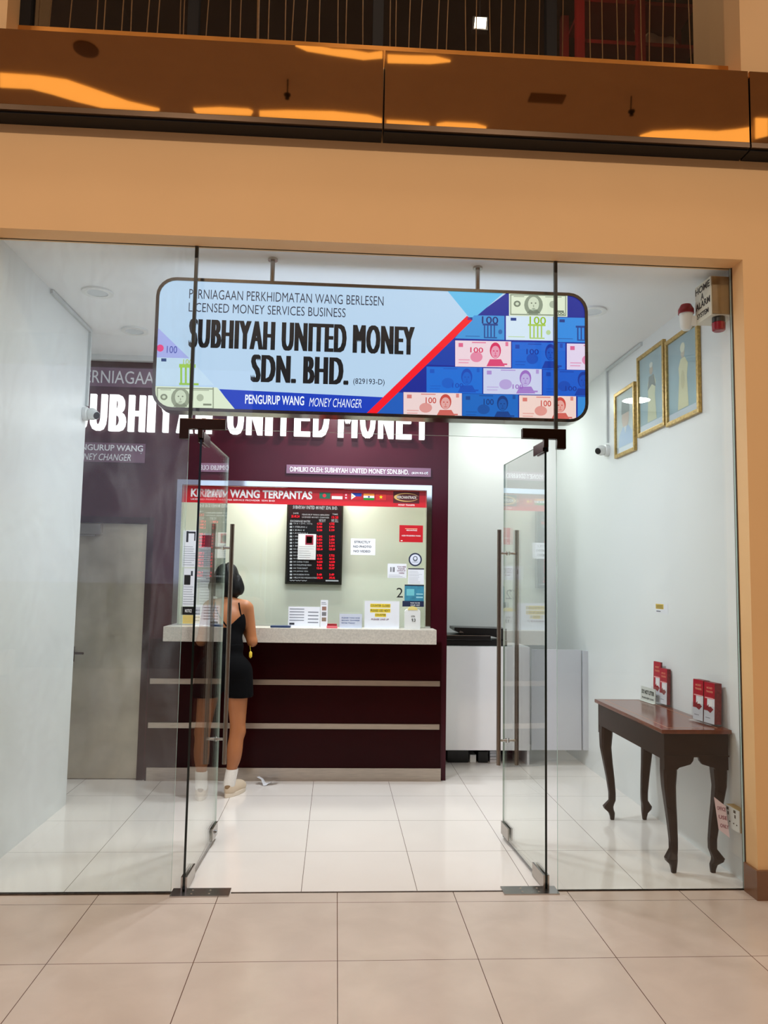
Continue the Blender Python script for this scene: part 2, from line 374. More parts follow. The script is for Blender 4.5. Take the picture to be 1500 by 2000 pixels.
tag(b.build('ceiling_speaker', mat('speaker_grey',(110,88,70),.6), smooth=True), 'round ceiling speaker mirrored in the left brass panel', 'speaker')
x, y = refl(1068,191); b = MB(); b.box(x-.16,x+.16,y-.06,y+.06,5.985,6.0); b.build
v = b.build('air_vent', mat('vent_grey',(120,96,74),.6)); tag(v, 'rectangular ceiling air vent mirrored in the brass panel right of the joint', 'vent')
for (px,py,l) in ((562,155,'thin ceiling sprinkler mirrored in the left brass panel'),(1233,188,'thin ceiling sprinkler mirrored towards the right end of the brass')):
    x, y = refl(px,py); b = MB(); b.tube([(x,y,6.0),(x,y-.02,5.86)],.006,DARK); b.lathe([(.03,0),(.03,.01),(.012,.03),(.02,.04)],(x,y,5.86),(0,0,-1),DARK)
    tag(b.build('sprinkler'), l, 'sprinkler', 'ceiling sprinklers')

# string curtain, red shelving, bag and mirrored-glare stand-in in the upper shop
PS = ply(.16)
t = thing('string_curtain', (.2,.16,4.42), 'gold bead string curtain hanging in the dark upper window', 'curtain')
CORD = mat('gold_cord', (170,126,74), .45, .2, var=.2, scale=40)
sx = [80,105,145,192,207,244,257,296,315,350,359,411,449,470,502,525,556,577,603,623,657,676,706]+[750+a/2 for a in (22,45,105,155,220,255,312,360,407,460,515,555,610,700,800,848,905,945,1000,1040,1095,1140,1185)]
for k, px in enumerate(sx):
    u0 = PS.uv(px,0)[0]; u1 = u0+random.uniform(-.03,.03); u2 = u0+random.uniform(-.02,.02)
    b = MB(); r = .008 if k == 14 else .0035
    b.tube([(u0,.16,6.39),(u0+.004,.16,5.4),((u0+u1)/2,.16,4.9),(u1,.16+random.uniform(-.01,.01),4.43)], r, n=5)
    b.build('string', CORD, t)
PU = ply(1.3); RED = mat('red_steel', (150,16,20), .4, var=.1)
t = thing('red_shelving', (2.2,1.5,4.42), 'red steel shelving unit in the dark upper window at right', 'shelf')
for px in (1132,1250,1365):
    u = PU.uv(px,40)[0]
    for yy in (1.3,1.7):
        b = MB(); b.box(u-.03,u+.03,yy-.03,yy+.03,4.42,6.2); b.build('post', RED, t)
u0, u1 = PU.uv(1132,40)[0], PU.uv(1365,40)[0]
for py in (2,82):
    z = PU.uv(1250,py)[1]; b = MB(); b.box(u0+.03,u1-.03,1.3,1.7,z-.03,z); b.build('shelf_board', RED, t)
zb = PU.uv(1250,82)[1]
b = MB(); rng = random.Random(3)
cx, cz = PU.uv(1300,66)
rings = []
for i in range(9):
    a = i/8; x = cx-.19+.38*a; r = .10*math.sin(math.pi*min(.97,max(.03,a)))**.6*(1+.2*math.sin(9*a))
    rings.append([(x, 1.45+r*.9*math.cos(q), max(zb+.001, zb+r*.75+r*math.sin(q)*(1+.2*rng.random()))) for q in np.linspace(0,2*math.pi,12,endpoint=False)])
b.loft(rings); b.add([(cx-.17,1.44,zb+.03),(cx-.19,1.44,zb+.2),(cx-.12,1.46,zb+.24),(cx-.07,1.45,zb+.09)],[(0,1,2,3)])
tag(b.build('cloth_bag', mat('cream_cloth',(214,180,140),.8,var=.15), smooth=True), 'crumpled cream bag lying on the red shelving upstairs', 'bag')
u, v = ply(1.5).uv(938,45)  # glare mirrored in the glass, built as a hung glowing square
t = thing('mirrored_glare', (u,1.5,v-.06), 'small glowing square standing in for glare mirrored in the dark upper window', 'glare')
b = MB(); b.box(u-.06,u+.06,1.5,1.55,v-.055,v+.055); b.build('housing', BLACK, t)
b = MB(); b.prism([(u-.048,v-.045),(u+.042,v-.045),(u+.05,v+.045),(u-.04,v+.045)], ply(1.5), 0, .004); b.build('lens', emat((255,238,205),9), t)
b = MB(); b.tube([(u,1.53,v+.05),(u,1.53,6.4)],.008); b.build('hanger', DARK, t)

# ------------------------------------------------------------ shopfront glass
XS0, XS1 = -.80, 1.19; TH = .006; ZT = 2.395
def pane(name, x0, x1, z0, z1, gm, em, label, cat='glass pane'):
    t = MB(); t.box(x0,x1,-TH,TH,z0,z1,gm); i = t.mi(em)
    t.m = [i,i,0,0,i,i]   # x faces and z faces are edges
    return tag(t.build(name), label, cat)
pane('sidelight_glass', XL, XS0-.003, .006, 3.405, GLASSH, GEDGEL, 'fixed glass pane left of the open entrance, dusty and full height')
pane('sidelight_glass', XS1+.003, 2.2, .004, 3.405, GLASS, GEDGEL, 'fixed glass pane right of the open entrance, in front of the wooden table')
pane('overpanel_glass', XS0+.003, XS1-.003, ZT, 3.405, GLASS, GEDGEL, 'glass panel above the open doors, in front of the lit sign')
b = MB(); b.box(XS0-.009,XS0+.009,-.010,.010,2.45,3.404); tag(b.build('glass_seam', mat('dark_sealant',(48,52,50),.3,var=.2,scale=20)), 'dark vertical seam crossing the left part of the lit sign', 'seam')
b = MB(); b.box(XS1-.009,XS1+.009,-.010,.010,2.45,3.404); tag(b.build('glass_seam', MATS['dark_sealant']), 'dark vertical seam crossing the banknotes at the right of the lit sign', 'seam')
def patch(xs, dirn, label):
    t = thing('patch_fitting', (xs,0,2.34), label, 'glass fitting')
    b = MB()
    xa, xb = xs-dirn*.052, xs+dirn*.19
    poly = [(xa,2.338),(xa,2.447),(xb,2.447),(xb,2.392),(xs-dirn*.003,2.392),(xs-dirn*.003,2.338)]
    b.prism(poly, ply(0), .0065, .018); b.build('bracket_plate', BRONZE, t, bevel=.002)
    b = MB(); b.prism(poly, ply(0), -.018, -.0065); b.build('bracket_plate', BRONZE, t, bevel=.002)
    hx = xs+dirn*.058; b = MB(); b.box(hx-.013,hx+.013,-.016,.012,2.345,2.3915); b.build('pivot_block', BRONZE, t)
patch(XS0,1,'bronze patch fitting above the left open door'); patch(XS1,-1,'bronze patch fitting above the right open door')
def door(hx, fx, label):
    t = thing('glass_door', (hx,.02,.01), label, 'door', 'open glass double doors')
    z0, z1, y0, y1 = .012, 2.375, .018, .845
    d = Vector((fx-hx, y1-y0, 0)).normalized(); n = Vector((d.y,-d.x,0))
    pl = Plane((hx,y0,0), (d.x,d.y,0), (0,0,1)); L = math.hypot(fx-hx,y1-y0)
    b = MB(); b.rect(pl,0,z0,L,z1,-.006,.006,GLASSD); i = b.mi(GEDGE); j = b.mi(GEDGEL); b.m = [0,0,i,j,j,i]; b.build('pane', None, t)
    for nm, a0, a1, zz0, zz1 in (('bottom_patch',-.004,.19,.004,.075),('lock_patch',L-.155,L+.003,.03,.105),('top_patch',-.004,.17,2.325,2.383)):
        b = MB(); b.rect(pl,a0,zz0,a1,zz1,-.016,-.0065); b.rect(pl,a0,zz0,a1,zz1,.0065,.016); b.build(nm, BRONZE if nm == 'top_patch' else STEELH, t, bevel=.002)
    b = MB(); b.lathe([(.012,0),(.012,.012),(.006,.014)], pl.P(L-.09,.068,.016), tuple(pl.n)); b.build('lock_cylinder', CHROME, t)
    hs = STEELH
    for s in (-1,1):
        k = .058*s
        g = MB(); g.tube([pl.P(L-.09,.47,k), pl.P(L-.09,1.94,k)], .0135, n=16); g.build('pull_handle', mat('handle_steel',(140,128,118),.3,1,var=.05), t, smooth=True)
        for z in (.62,1.79):
            g = MB(); g.tube([pl.P(L-.09,z,.0065*s), pl.P(L-.09,z,.05*s)], .008, n=12); g.lathe([(.014,0),(.014,.004)], pl.P(L-.09,z,.0065*s), tuple(pl.n*s)); g.build('handle_standoff', STEELH, t, smooth=True)
door(-.742,-.712,'left glass door swung open inward, reflecting the rate board')
door(1.137,1.088,'right glass door swung open inward, in front of the white cabinet')
def closer(x0, x1, label):
    t = thing('floor_closer', ((x0+x1)/2,0,0), label, 'door closer', 'steel floor closer plates')
    b = MB(); b.box(x0,x1,-.05,.052,0,.006); b.build('cover_plate', STEELH, t)
    for i in range(4):
        b = MB(); b.lathe([(.006,0),(.004,.002)], (x0+(x1-x0)*(.35+.3*(i%2)) , -.02+.045*(i//2), .006), n=10); b.build('screw', STEEL, t)
closer(-.80,-.505,'steel floor closer plate under the left door'); closer(.90,1.19,'steel floor closer plate under the right door')

# ------------------------------------------------------------ hanging lit sign
SY = .108; SP = ply(SY)
sign = thing('lit_sign', (.19,.16,2.52), 'wide backlit shop sign with banknote pictures hanging behind the glass', 'sign')
SX0, SX1, SZ0, SZ1 = -1.034, 1.408, 2.513, 3.268
def rrect(x0,z0,x1,z1,r,n=6):
    p = []
    for cx, cz, a0 in ((x1-r,z0+r,-90),(x1-r,z1-r,0),(x0+r,z1-r,90),(x0+r,z0+r,180)):
        p += [(cx+r*math.cos(math.radians(a0+90*i/n)), cz+r*math.sin(math.radians(a0+90*i/n))) for i in range(n+1)]
    return p
outer = rrect(SX0,SZ0,SX1,SZ1,.11); inner = rrect(SX0+.018,SZ0+.018,SX1-.018,SZ1-.018,.092)
b = MB(); b.ring(outer, inner, SP, -.105, .006); b.build('frame', mat('sign_steel',(150,140,126),.15,1), sign)
b = MB(); b.prism(inner, SP, -.1, -.09); b.build('back_face', emat((205,222,246),2.2), sign)
b = MB(); b.prism(inner, SP, -.02, 0); b.build('lit_face', emat((186,214,242),1.0), sign)
for u in (-.401,.778):
    b = MB(); b.tube([(u,.158,SZ1-.002),(u,.158,CZ-.001)],.013); b.lathe([(.028,0),(.028,.012)],(u,.158,CZ),(0,0,-1)); b.build('hanging_rod', STEELH, sign, smooth=True)
def clip(poly, cv):
    for i in range(len(cv)):
        (ax,ay),(bx,by) = cv[i], cv[(i+1)%len(cv)]; out = []
        f = lambda p: (bx-ax)*(p[1]-ay)-(by-ay)*(p[0]-ax)
        for j in range(len(poly)):
            p, q = poly[j], poly[(j+1)%len(poly)]; fp, fq = f(p), f(q)
            if fp >= 0: out.append(p)
            if fp*fq < 0: k = fp/(fp-fq); out.append((p[0]+k*(q[0]-p[0]), p[1]+k*(q[1]-p[1])))
        poly = out
        if len(poly) < 3: return []
    return poly
def simple(p):
    q = []
    for a in p:
        if not q or abs(a[0]-q[-1][0])+abs(a[1]-q[-1][1]) > 1e-6: q.append(a)
    return q
def S(b, pts, rgb, layer, s=1.0):
    q = simple(clip([SP.uv(x,y) for x,y in pts] if SP_area(pts) else [SP.uv(x,y) for x,y in pts][::-1], inner))
    if len(q) >= 3: b.prism(q, SP, .0004*layer-.0001, .0004*layer+.0003, emat(rgb,s))
def SP_area(pts):
    q = [SP.uv(x,y) for x,y in pts]; return sum(q[i][0]*q[(i+1)%len(q)][1]-q[(i+1)%len(q)][0]*q[i][1] for i in range(len(q))) > 0
def sr(x0,y0,x1,y1): 
    k = .018; return [(x0,y0-k*0),(x1,y0+(x1-x0)*k),(x1,y1+(x1-x0)*k),(x0,y1)]
b = MB(); S(b,[(990,572),(1160,578),(1160,830),(700,826),(922,620),(935,612)],(8,38,150),1); b.build('blue_field', None, sign)
b = MB(); S(b,[(872,566),(985,571),(921,626)],(96,190,238),2); b.build('pale_blue_triangle', None, sign)
b = MB(); S(b,[(428,760),(748,776),(716,826),(466,812)],(10,60,190),2); b.build('blue_band', None, sign)
b = MB(); S(b,[(912,617),(923,625),(728,815),(708,815)],(250,14,36),4); b.build('red_stripe', None, sign)
def note(x0,y0,x1,y1,base,inkc,txt,style,left=None):
    b = MB(); S(b, sr(x0,y0,x1,y1) if left is None else left, base, 3)
    W, H = x1-x0, y1-y0; dk = inkc
    def R(a,c,d,e,col,l=4): S(b, sr(x0+a*W,y0+c*H,x0+d*W,y0+e*H), col, l)
    def E(a,c,ra,rc,col,l=4): S(b, [(x0+(a+ra*math.cos(t))*W, y0+(c+rc*math.sin(t))*H+.018*a*W) for t in np.linspace(0,2*math.pi,18,endpoint=False)], col, l)
    mixc = lambda k: tuple(base[i]*(1-k)+dk[i]*k for i in range(3))
    if style == 'portrait':
        px = .72
        E(px,.36,.10,.31,mixc(.9),4); E(px,.42,.078,.24,mixc(.3),5); E(px-.03,.38,.014,.025,mixc(.85),6); E(px+.03,.38,.014,.025,mixc(.85),6); E(px,.48,.01,.06,mixc(.55),6); E(px,.57,.03,.018,mixc(.7),6); R(.9,.06,.95,.22,mixc(.5)); R(.8,.88,.93,.94,mixc(.7),6); R(.3,.06,.55,.1,mixc(.5))
        S(b,[(x0+(px-.16)*W,y0+.97*H+.01*W),(x0+(px-.1)*W,y0+.7*H+.01*W),(x0+(px+.1)*W,y0+.7*H+.01*W),(x0+(px+.17)*W,y0+.97*H+.01*W)],mixc(.75),4)
        E(.38,.62,.11,.2,mixc(.4),4); R(.06,.1,.14,.25,mixc(.6)); R(.06,.72,.26,.76,mixc(.3)); R(.06,.83,.24,.87,mixc(.3))
    elif style == 'gate':
        for k in range(4): R(.5+.08*k,.42,.53+.08*k,.9,mixc(.7))
        R(.47,.34,.84,.42,mixc(.7)); R(.5,.9,.82,.95,mixc(.6)); R(.1,.08,.22,.2,(16,60,140)); R(.05,.85,.4,.88,mixc(.4)); E(.9,.66,.05,.1,mixc(.4))
    elif style == 'oval':
        R(.02,.04,.98,.09,mixc(.6)); R(.02,.91,.98,.96,mixc(.6)); R(.02,.04,.04,.96,mixc(.5)); R(.96,.04,.98,.96,mixc(.5))
        E(.42,.5,.16,.46,mixc(.55),4); E(.42,.46,.095,.32,mixc(.1),5); E(.385,.42,.014,.03,mixc(.8),6); E(.455,.42,.014,.03,mixc(.8),6); E(.42,.55,.008,.06,mixc(.5),6); E(.42,.66,.03,.018,mixc(.6),6); R(.08,.12,.26,.16,mixc(.4)); R(.62,.14,.9,.18,mixc(.4)); R(.8,.76,.94,.84,mixc(.7)); E(.14,.46,.06,.14,mixc(.7),4); E(.14,.46,.03,.07,mixc(.1),5); E(.75,.46,.06,.16,mixc(.35),4)
        S(b,[(x0+.3*W,y0+.9*H),(x0+.36*W,y0+.72*H),(x0+.48*W,y0+.72*H),(x0+.54*W,y0+.9*H)],mixc(.7),5)
    if txt:
        a = txt[1]; r = SP.R(x0+a[0]*W,y0+a[1]*H+.018*a[0]*W,x0+a[2]*W,y0+a[3]*H+.018*a[0]*W)
        if r[2] < SX1-.02: b.text(txt[0],SP,*r,.002,.0026,emat(mixc(.95)),off=.01)
    b.build('banknote_picture', None, sign)
BL = (20,110,215); BD = (10,62,170); INK = (6,30,110)
note(994,573,1108,617,(225,236,212),(70,84,70),('100',(.8,.8,.95,.92)),'oval')
note(905,616,985,663,(60,150,220),INK,('100',(.45,.04,.85,.34)),'gate',left=[(926,616),(985,617),(985,664),(888,661)])
note(988,617,1080,664,(214,232,250),(150,190,20),('100',(.5,.02,.85,.34)),'gate')
note(1084,620,1170,668,(44,140,228),INK,None,'gate')
note(840,664,888,714,BD,(8,40,130),None,'', left=[(876,664),(888,664),(888,714),(826,712)])
note(889,665,998,716,(240,214,226),(214,22,84),('100',(.27,.26,.5,.46)),'portrait')
note(1000,668,1104,720,(22,104,214),(8,44,150),('100',(.27,.26,.5,.46)),'portrait')
note(1107,671,1216,722,(228,214,240),(214,22,84),None,'portrait')
note(833,716,942,767,BL,(10,70,180),('100',(.46,.62,.66,.8)),'portrait')
note(944,719,1058,769,(206,210,240),(150,96,190),('100',(.5,.62,.68,.8)),'portrait')
note(1060,722,1170,773,(18,92,205),(8,50,150),('100',(.4,.62,.6,.8)),'portrait')
note(740,766,787,812,(20,92,190),(8,50,140),None,'',left=[(768,766),(787,767),(787,814),(720,812)])
note(788,766,902,814,(240,214,214),(196,60,50),('100',(.38,.2,.56,.44)),'portrait')
note(903,769,1012,817,(20,104,196),(10,50,120),('100',(.38,.2,.56,.44)),'portrait')
note(1014,772,1125,820,(244,214,206),(200,60,50),('100',(.38,.2,.56,.44)),'portrait')
note(1128,775,1236,824,(50,140,220),(16,70,160),None,'')
b = MB(); S(b,[(300,632),(370,700),(300,698)],(168,176,238),2); b.text('100',SP,*SP.R(326,676,346,690),.0012,.0018,emat((60,70,170))); 
E0 = [(313+7*math.cos(t),680+7*math.sin(t)) for t in np.linspace(0,2*math.pi,14,endpoint=False)]; S(b,E0,(236,60,130),3); b.build('banknote_picture', None, sign)
b = MB(); S(b,[(300,698),(370,700),(418,752),(300,752)],(196,222,244),2); S(b,sr(315,700,325,706),(16,60,120),3)
for k in range(3): S(b,sr(352+k*9,718,356+k*9,750),(150,200,60),3)
S(b,sr(350,711,382,718),(160,206,70),3); S(b,sr(350,748,388,752),(150,196,60),3); b.text('100',SP,*SP.R(358,702,376,712),.0016,.002,emat((170,200,30))); b.build('banknote_picture', None, sign)
note(304,755,420,799,(222,234,208),(84,92,70),None,'oval',left=[(300,754),(424,757),(466,808),(300,808)])
NAVY = emat((26,34,66),.6); INKB = emat((14,22,34),.5); WLIT = emat((235,240,250),1.1)
def stext(txt, x0,y0,x1,y1, m, off=0, shear=0, name='lettering'):
    """px of the four corner heights: left top y0, right bottom y1; the slope of the sign is in the plane itself"""
    b = MB(); b.text(txt, SP, *SP.R(x0,y0,x1,y1), .0026, .0036, m, off=off, shear=shear); b.build(name, None, sign)
def sline(txt, xl, yt, yb, xr, ytr, ybr, m, off=0, shear=0, bold=0, space=1.0):
    a, c = SP.uv(xl,yt), SP.uv(xl,yb); d, e = SP.uv(xr,ytr), SP.uv(xr,ybr)
    b = MB(); b.text(txt, SP, (a[0]+c[0])/2, (c[1]+e[1])/2, (d[0]+e[0])/2, (a[1]+d[1])/2, .0026, .0036, m, off=off, shear=shear, bold=bold, space=space); b.build('lettering', None, sign)
sline('PERNIAGAAN PERKHIDMATAN WANG BERLESEN',370,564,583,749,580,598,NAVY,-.006)
sline('LICENSED MONEY SERVICES BUSINESS',369,591,608,675,603,621,NAVY,-.006)
sline('SUBHIYAH UNITED MONEY',369,622,678,810,639,695,INKB,0,bold=.0078,space=1.16)
sline('SDN. BHD.',490,693,746,681,698,753,INKB,0,bold=.0084,space=1.14)
sline('(829193-D)',690,739,752,751,741,756,NAVY,.0)
sline('PENGURUP WANG',479,770,788,594,775,793,WLIT,.018)
sline('MONEY CHANGER',604,776,793,706,781,798,WLIT,-.004,.22)

# ------------------------------------------------------------ maroon wall lettering
WP = ply(YC); WHT = emat((255,255,255),1.6)
u0 = WP.uv(188,800)[0]-.2; u1 = WP.uv(838,840)[0]
t = thing('illuminated_lettering', ((u0+u1)/2,YC-.03,2.785), 'large glowing white shop name letters on the maroon wall', 'lettering')
words = [('SUBHIYAH',-2.19,-1.05),('UNITED',WP.uv(445,830)[0],WP.uv(643,840)[0]),('MONEY',WP.uv(660,830)[0],u1)]
widths = {'I':.45,'M':1.25,'W':1.3,' ':.5}
for wd, a, c in words:
    tot = sum(widths.get(ch,1) for ch in wd)+.16*(len(wd)-1); k = (c-a)/tot; x = a
    for ch in wd:
        wch = widths.get(ch,1)*k; b = MB(); b.text(ch, WP, x, 2.785, x+wch, 3.085, .02, .055, off=.0, bold=.014); b.build('letter', WHT, t); x += wch+.16*k
def acrylic_sign(u0,v0,u1,v1,lines,label):
    t = thing('acrylic_sign', ((u0+u1)/2,YC-.012,v0), label, 'sign', 'frosted acrylic signs on the maroon wall')
    b = MB(); b.rect(WP,u0,v0,u1,v1,.008,.014); b.build('plate', ACRYLF, t)
    for txt,a0,c0,a1,c1,sh,of in lines:
        b = MB(); b.text(txt,WP,a0,c0,a1,c1,.0142,.0155,off=of,shear=sh); b.build('lettering', mat('white_vinyl',(235,236,240),.5), t)
    for uu in (u0+.03,u1-.03):
        b = MB(); b.lathe([(.008,0),(.008,.013),(.005,.018)], WP.P(uu,(v0+v1)/2), tuple(WP.n), n=12); b.build('standoff', CHROME, t)
acrylic_sign(-2.2,3.16,.45,3.318,[('PERNIAGAAN PERKHIDMATAN WANG BERLESEN',-2.16,3.187,.40,3.293,0,.0)],'frosted acrylic sign strip above the glowing letters, mostly behind the lit sign')
acrylic_sign(-2.2,2.531,-1.588,2.69,[('PENGURUP WANG',-2.17,2.625,-1.605,2.675,0,.015),('MONEY CHANGER',-2.17,2.545,-1.7,2.6,.25,0)],'small frosted acrylic sign above the steel door')
acrylic_sign(-.431,2.476,.77,2.549,[('DIMILIKI OLEH: SUBHIYAH UNITED MONEY SDN.BHD.',-.40,2.492,.585,2.532,0,0),('(829193-D)',.61,2.492,.745,2.514,0,0)],'thin frosted acrylic sign strip just above the counter window')

# ------------------------------------------------------------ steel door
d = MB(); d.box(DX0+.004,DX1-.004,YC+.02,YC+.06,.006,DZ-.004)
dm = mat('stained_steel', (190,182,166), .36, .7, var=.22, scale=3)
door1 = struct(d.build('door_1', dm))
WORLD[door1.name] = tuple(door1.location)
hp = ply(YC+.02)
a = hp.uv(152,1275); b = MB(); b.tube([(a[0]-.05,YC+.02,a[1]),(a[0]-.05,YC-.03,a[1]),(a[0]+.06,YC-.03,a[1])],.009); b.box(a[0]-.075,a[0]-.025,YC+.012,YC+.02,a[1]-.07,a[1]+.05); b.build('door_handle', BRONZE, door1)
r = hp.R(150,1024,201,1044); b = MB(); b.box(-2.2,r[2],YC-.04,YC+.02,r[1],r[3]); b.build('door_closer_body', STEELH, door1, bevel=.004)
b = MB(); b.box(-2.12,-1.95,YC-.03,YC-.015,r[1]-.014,r[1]-.003); b.build('door_closer_arm', STEELH, door1)
b = MB(); b.box(DX0-.05,DX0,YC-.01,YC-.0005,0,DZ); b.box(DX1,DX1+.05,YC-.01,YC-.0005,0,DZ+.05); b.box(DX0-.05,DX1,YC-.01,YC-.0005,DZ,DZ+.05)
struct(b.build('trim_3', MAROON_D, keep=True))

# ------------------------------------------------------------ counter
ct = thing('service_counter', (-.29,2.2,0), 'maroon service counter with pale stone top and steel strips', 'counter')
b = MB(); b.box(-1.478,.874,YC-.024,YC-.0005,0,1.108); b.build('front_panel', MAROON_D, ct)
b = MB(); b.box(-1.33,.803,2.02,YC-.0005,1.108,1.222); b.box(WX0+.001,WX1-.001,YC-.001,YC+.16,1.202,1.222); b.build('stone_top', STONE, ct, bevel=.003)
for z0 in (.755,.41):
    b = MB(); b.box(-1.464,.862,YC-.034,YC-.024,z0,z0+.042); b.build('steel_strip', STEEL, ct)
b = MB(); b.box(-1.462,.877,YC-.034,YC-.024,0,.103); b.build('kick_plate', STEEL, ct)

# window in the maroon wall
wf = struct(MB.build((lambda b:(b.ring([(WX0,1.223),(WX1,1.223),(WX1,WZ1),(WX0,WZ1)],[(WX0+.042,1.223+.004),(WX1-.042,1.223+.004),(WX1-.042,WZ1-.042),(WX0+.042,WZ1-.042)],ply(YC),-.07,.008),b)[1])(MB()),'window_3',CHROME,keep=True))
GY = YC+.05
b = MB(); b.box(WX0+.042,WX1-.042,GY-.004,GY+.004,1.226,WZ1-.042); o = b.build('pane', GLASS, wf, keep=True); o.location = (0,0,0)
GP = ply(GY-.005)
# banner
bn = GP.R(356,955,832,982); bu0,bv0,bu1,bv1 = WX0+.043, 2.222, WX1-.043, 2.362
t = thing('red_banner', ((bu0+bu1)/2,GY-.006,bv0), 'red money transfer banner with national flags across the counter window top', 'banner')
b = MB(); b.rect(GP,bu0,bv0,bu1,bv1,0,.002); b.build('sheet', mat('red_vinyl',(186,8,24),.4), t)
BW = ink((240,240,240))
b = MB(); b.text('KIRIMAN WANG TERPANTAS',GP,*GP.R(373,957,610,973),.0022,.003,off=.035); b.text('LICENSED MONEY TRANSFER SERVICE PROVIDER  SDN BHD',GP,*GP.R(373,975,537,978),.0022,.003); b.build('lettering', BW, t)
def flag(x0,y0,x1,y1,parts):
    b = MB(); r = GP.R(x0,y0,x1,y1); w_, h_ = r[2]-r[0], r[3]-r[1]
    for k, (kind,a,cc,d_,e,rgb) in enumerate(parts):
        hh = .0022+.0004*k
        if kind == 'r': b.rect(GP,r[0]+a*w_,r[1]+cc*h_,r[0]+d_*w_,r[1]+e*h_,hh,hh+.0005,ink(rgb))
        elif kind == 'c': b.ell(GP,r[0]+a*w_,r[1]+cc*h_,d_*h_,d_*h_,hh,hh+.0005,ink(rgb),16)
        elif kind == 't': b.prism([(r[0],r[1]),(r[0]+a*w_,r[1]+.5*h_),(r[0],r[3])],GP,hh,hh+.0005,ink(rgb))
        elif kind == 's':
            b.prism([(r[0]+.5*w_+ (e if i%2==0 else e*.4)*h_*math.sin(math.pi*i/5), r[1]+.5*h_+(e if i%2==0 else e*.4)*h_*math.cos(math.pi*i/5)) for i in range(10)],GP,hh,hh+.0005,ink(rgb))
    b.build('flag', None, t)
flag(624,962,645,974,[('r',0,0,1,1,(0,106,78)),('c',.46,.5,.3,0,(230,40,60))])
flag(648,963,669,975,[('r',0,0,1,1,(245,245,245)),('r',0,.5,1,1,(214,20,40))])
flag(673,963,680,976,[('r',0,0,1,.5,(220,20,60)),('r',0,.5,.8,1,(220,20,60)),('c',.4,.28,.13,0,(245,245,245)),('c',.4,.7,.11,0,(245,245,245))])
flag(686,963,706,976,[('r',0,0,1,.5,(206,17,38)),('r',0,.5,1,1,(0,56,168)),('t',.45,0,0,0,(245,245,245)),('c',.15,.5,.1,0,(252,209,22))])
flag(710,964,731,977,[('r',0,0,1,.33,(19,136,8)),('r',0,.33,1,.67,(245,245,245)),('r',0,.67,1,1,(255,153,51)),('c',.5,.5,.13,0,(0,0,128))])
flag(734,965,754,977,[('r',0,0,1,1,(218,37,29)),('s',0,0,0,.34,(255,230,0))])
b = MB(); r = GP.R(768,960,819,983); b.rect(GP,*r,.0022,.0026,ink((84,4,14)))
cu, cv_ = (r[0]+r[2])/2, (r[1]+r[3])/2; ru, rv = (r[2]-r[0])*.47, (r[3]-r[1])*.36
o_ = [(cu+ru*math.cos(q), cv_+rv*math.sin(q)) for q in np.linspace(.2,6.0,40)]; i_ = [(cu+.01+ru*.9*math.cos(q), cv_+rv*.82*math.sin(q)) for q in np.linspace(.2,6.0,40)]
for k in range(39): b.prism([o_[k],o_[k+1],i_[k+1],i_[k]],GP,.0027,.0031,ink((236,190,110)))
b.text('MERCHANTRADE',GP,cu-ru*.78,cv_-.012,cu+ru*.82,cv_+.012,.0027,.0031,ink((240,235,225)),off=.01)
b.text('MONEY TRANSFER',GP,*GP.R(778,985,810,988),.0022,.0026,BW); b.build('logo', None, t)

# rate board on the back wall of the teller room
BP = ply(2.90); r = BP.R(559,978,669,1142); bu0,bv0,bu1,bv1 = r[0],1.562,r[2],2.33
t = thing('exchange_rate_board', ((bu0+bu1)/2,2.92,bv0), 'black electronic exchange rate board with red digits on the back wall', 'display')
b = MB(); b.box(bu0,bu1,2.902,2.949,bv0,bv1); b.build('case', mat('board_black',(12,18,22),.25), t, bevel=.003)
b = MB(); b.ring([(bu0,bv0),(bu1,bv0),(bu1,bv1),(bu0,bv1)],[(bu0+.014,bv0+.02),(bu1-.014,bv0+.02),(bu1-.014,bv1-.014),(bu0+.014,bv1-.014)],BP,-.002,.006); b.build('bezel', mat('bezel_olive',(46,50,42),.3,.6), t)
BT = emat((215,220,225),.55); RD = emat((255,10,40),1.5)
b = MB(); bt = lambda s,x0,y0,x1,y1,o=.01: b.text(s,BP,*BP.R(x0,y0,x1,y1),0,.0015,off=o,res=1)
bt('SUBHIYAH UNITED MONEY SDN. BHD.',572,988,660,995,.02); bt('DATE',573,1001,583,1004); bt('TIME',649,1003,660,1006)
bt('PENGURUP WANG BERLESEN',590,1004,643,1007); bt('LICENSED MONEY CHANGER',590,1009,643,1012); bt('EXCHANGE RATES',567,1016,606,1020,.02)
bt('WE BUY',623,1014,636,1020); bt('WE SELL',647,1014,661,1020)
rows = ['US $ 1 (50\'S, 100\'S)','1 STERLING £','1 EURO €','1 AUSTRALIA $','1 SINGAPORE $','1 CANADA $','1 SWISS FRANC','1 BRUNEI $','100 SAUDI RIYAL','100 UAE DIRHAM','100 INDIA RUPEE','100 HONG KONG $','100 CHINA YUAN','100 PHILIPPINE PESO','100 THAI BAHT','100 JAPAN YEN','1000 KOREAN WON','1 MILLION INDONESIAN RUPIAH']
ry = [1023+6.2*i for i in range(18)]
for i, s_ in enumerate(rows):
    w_ = 12+len(s_)*1.25; bt(s_,573,ry[i]-1.6,573+w_,ry[i]+1.6); b.rect(BP,*BP.R(566,ry[i]-1.7,570.5,ry[i]+1.7),0,.0014)
b.rect(BP,*BP.R(636,1133,661,1135.5),0,.0014); bt('www',565,1133,600,1135); b.build('white_lettering', BT, t)
b = MB(); rg = random.Random(5)
bt('25.05.24',569,1006,585,1011,.02); bt('13.25',648,1008,661,1013,.02)
vals = ['4.720','5.980','5.130','','3.492','3.450','5.210','3.490','125.60','','5.720','60.40','0.6630','8.20','13.05','','3.40','292.00']
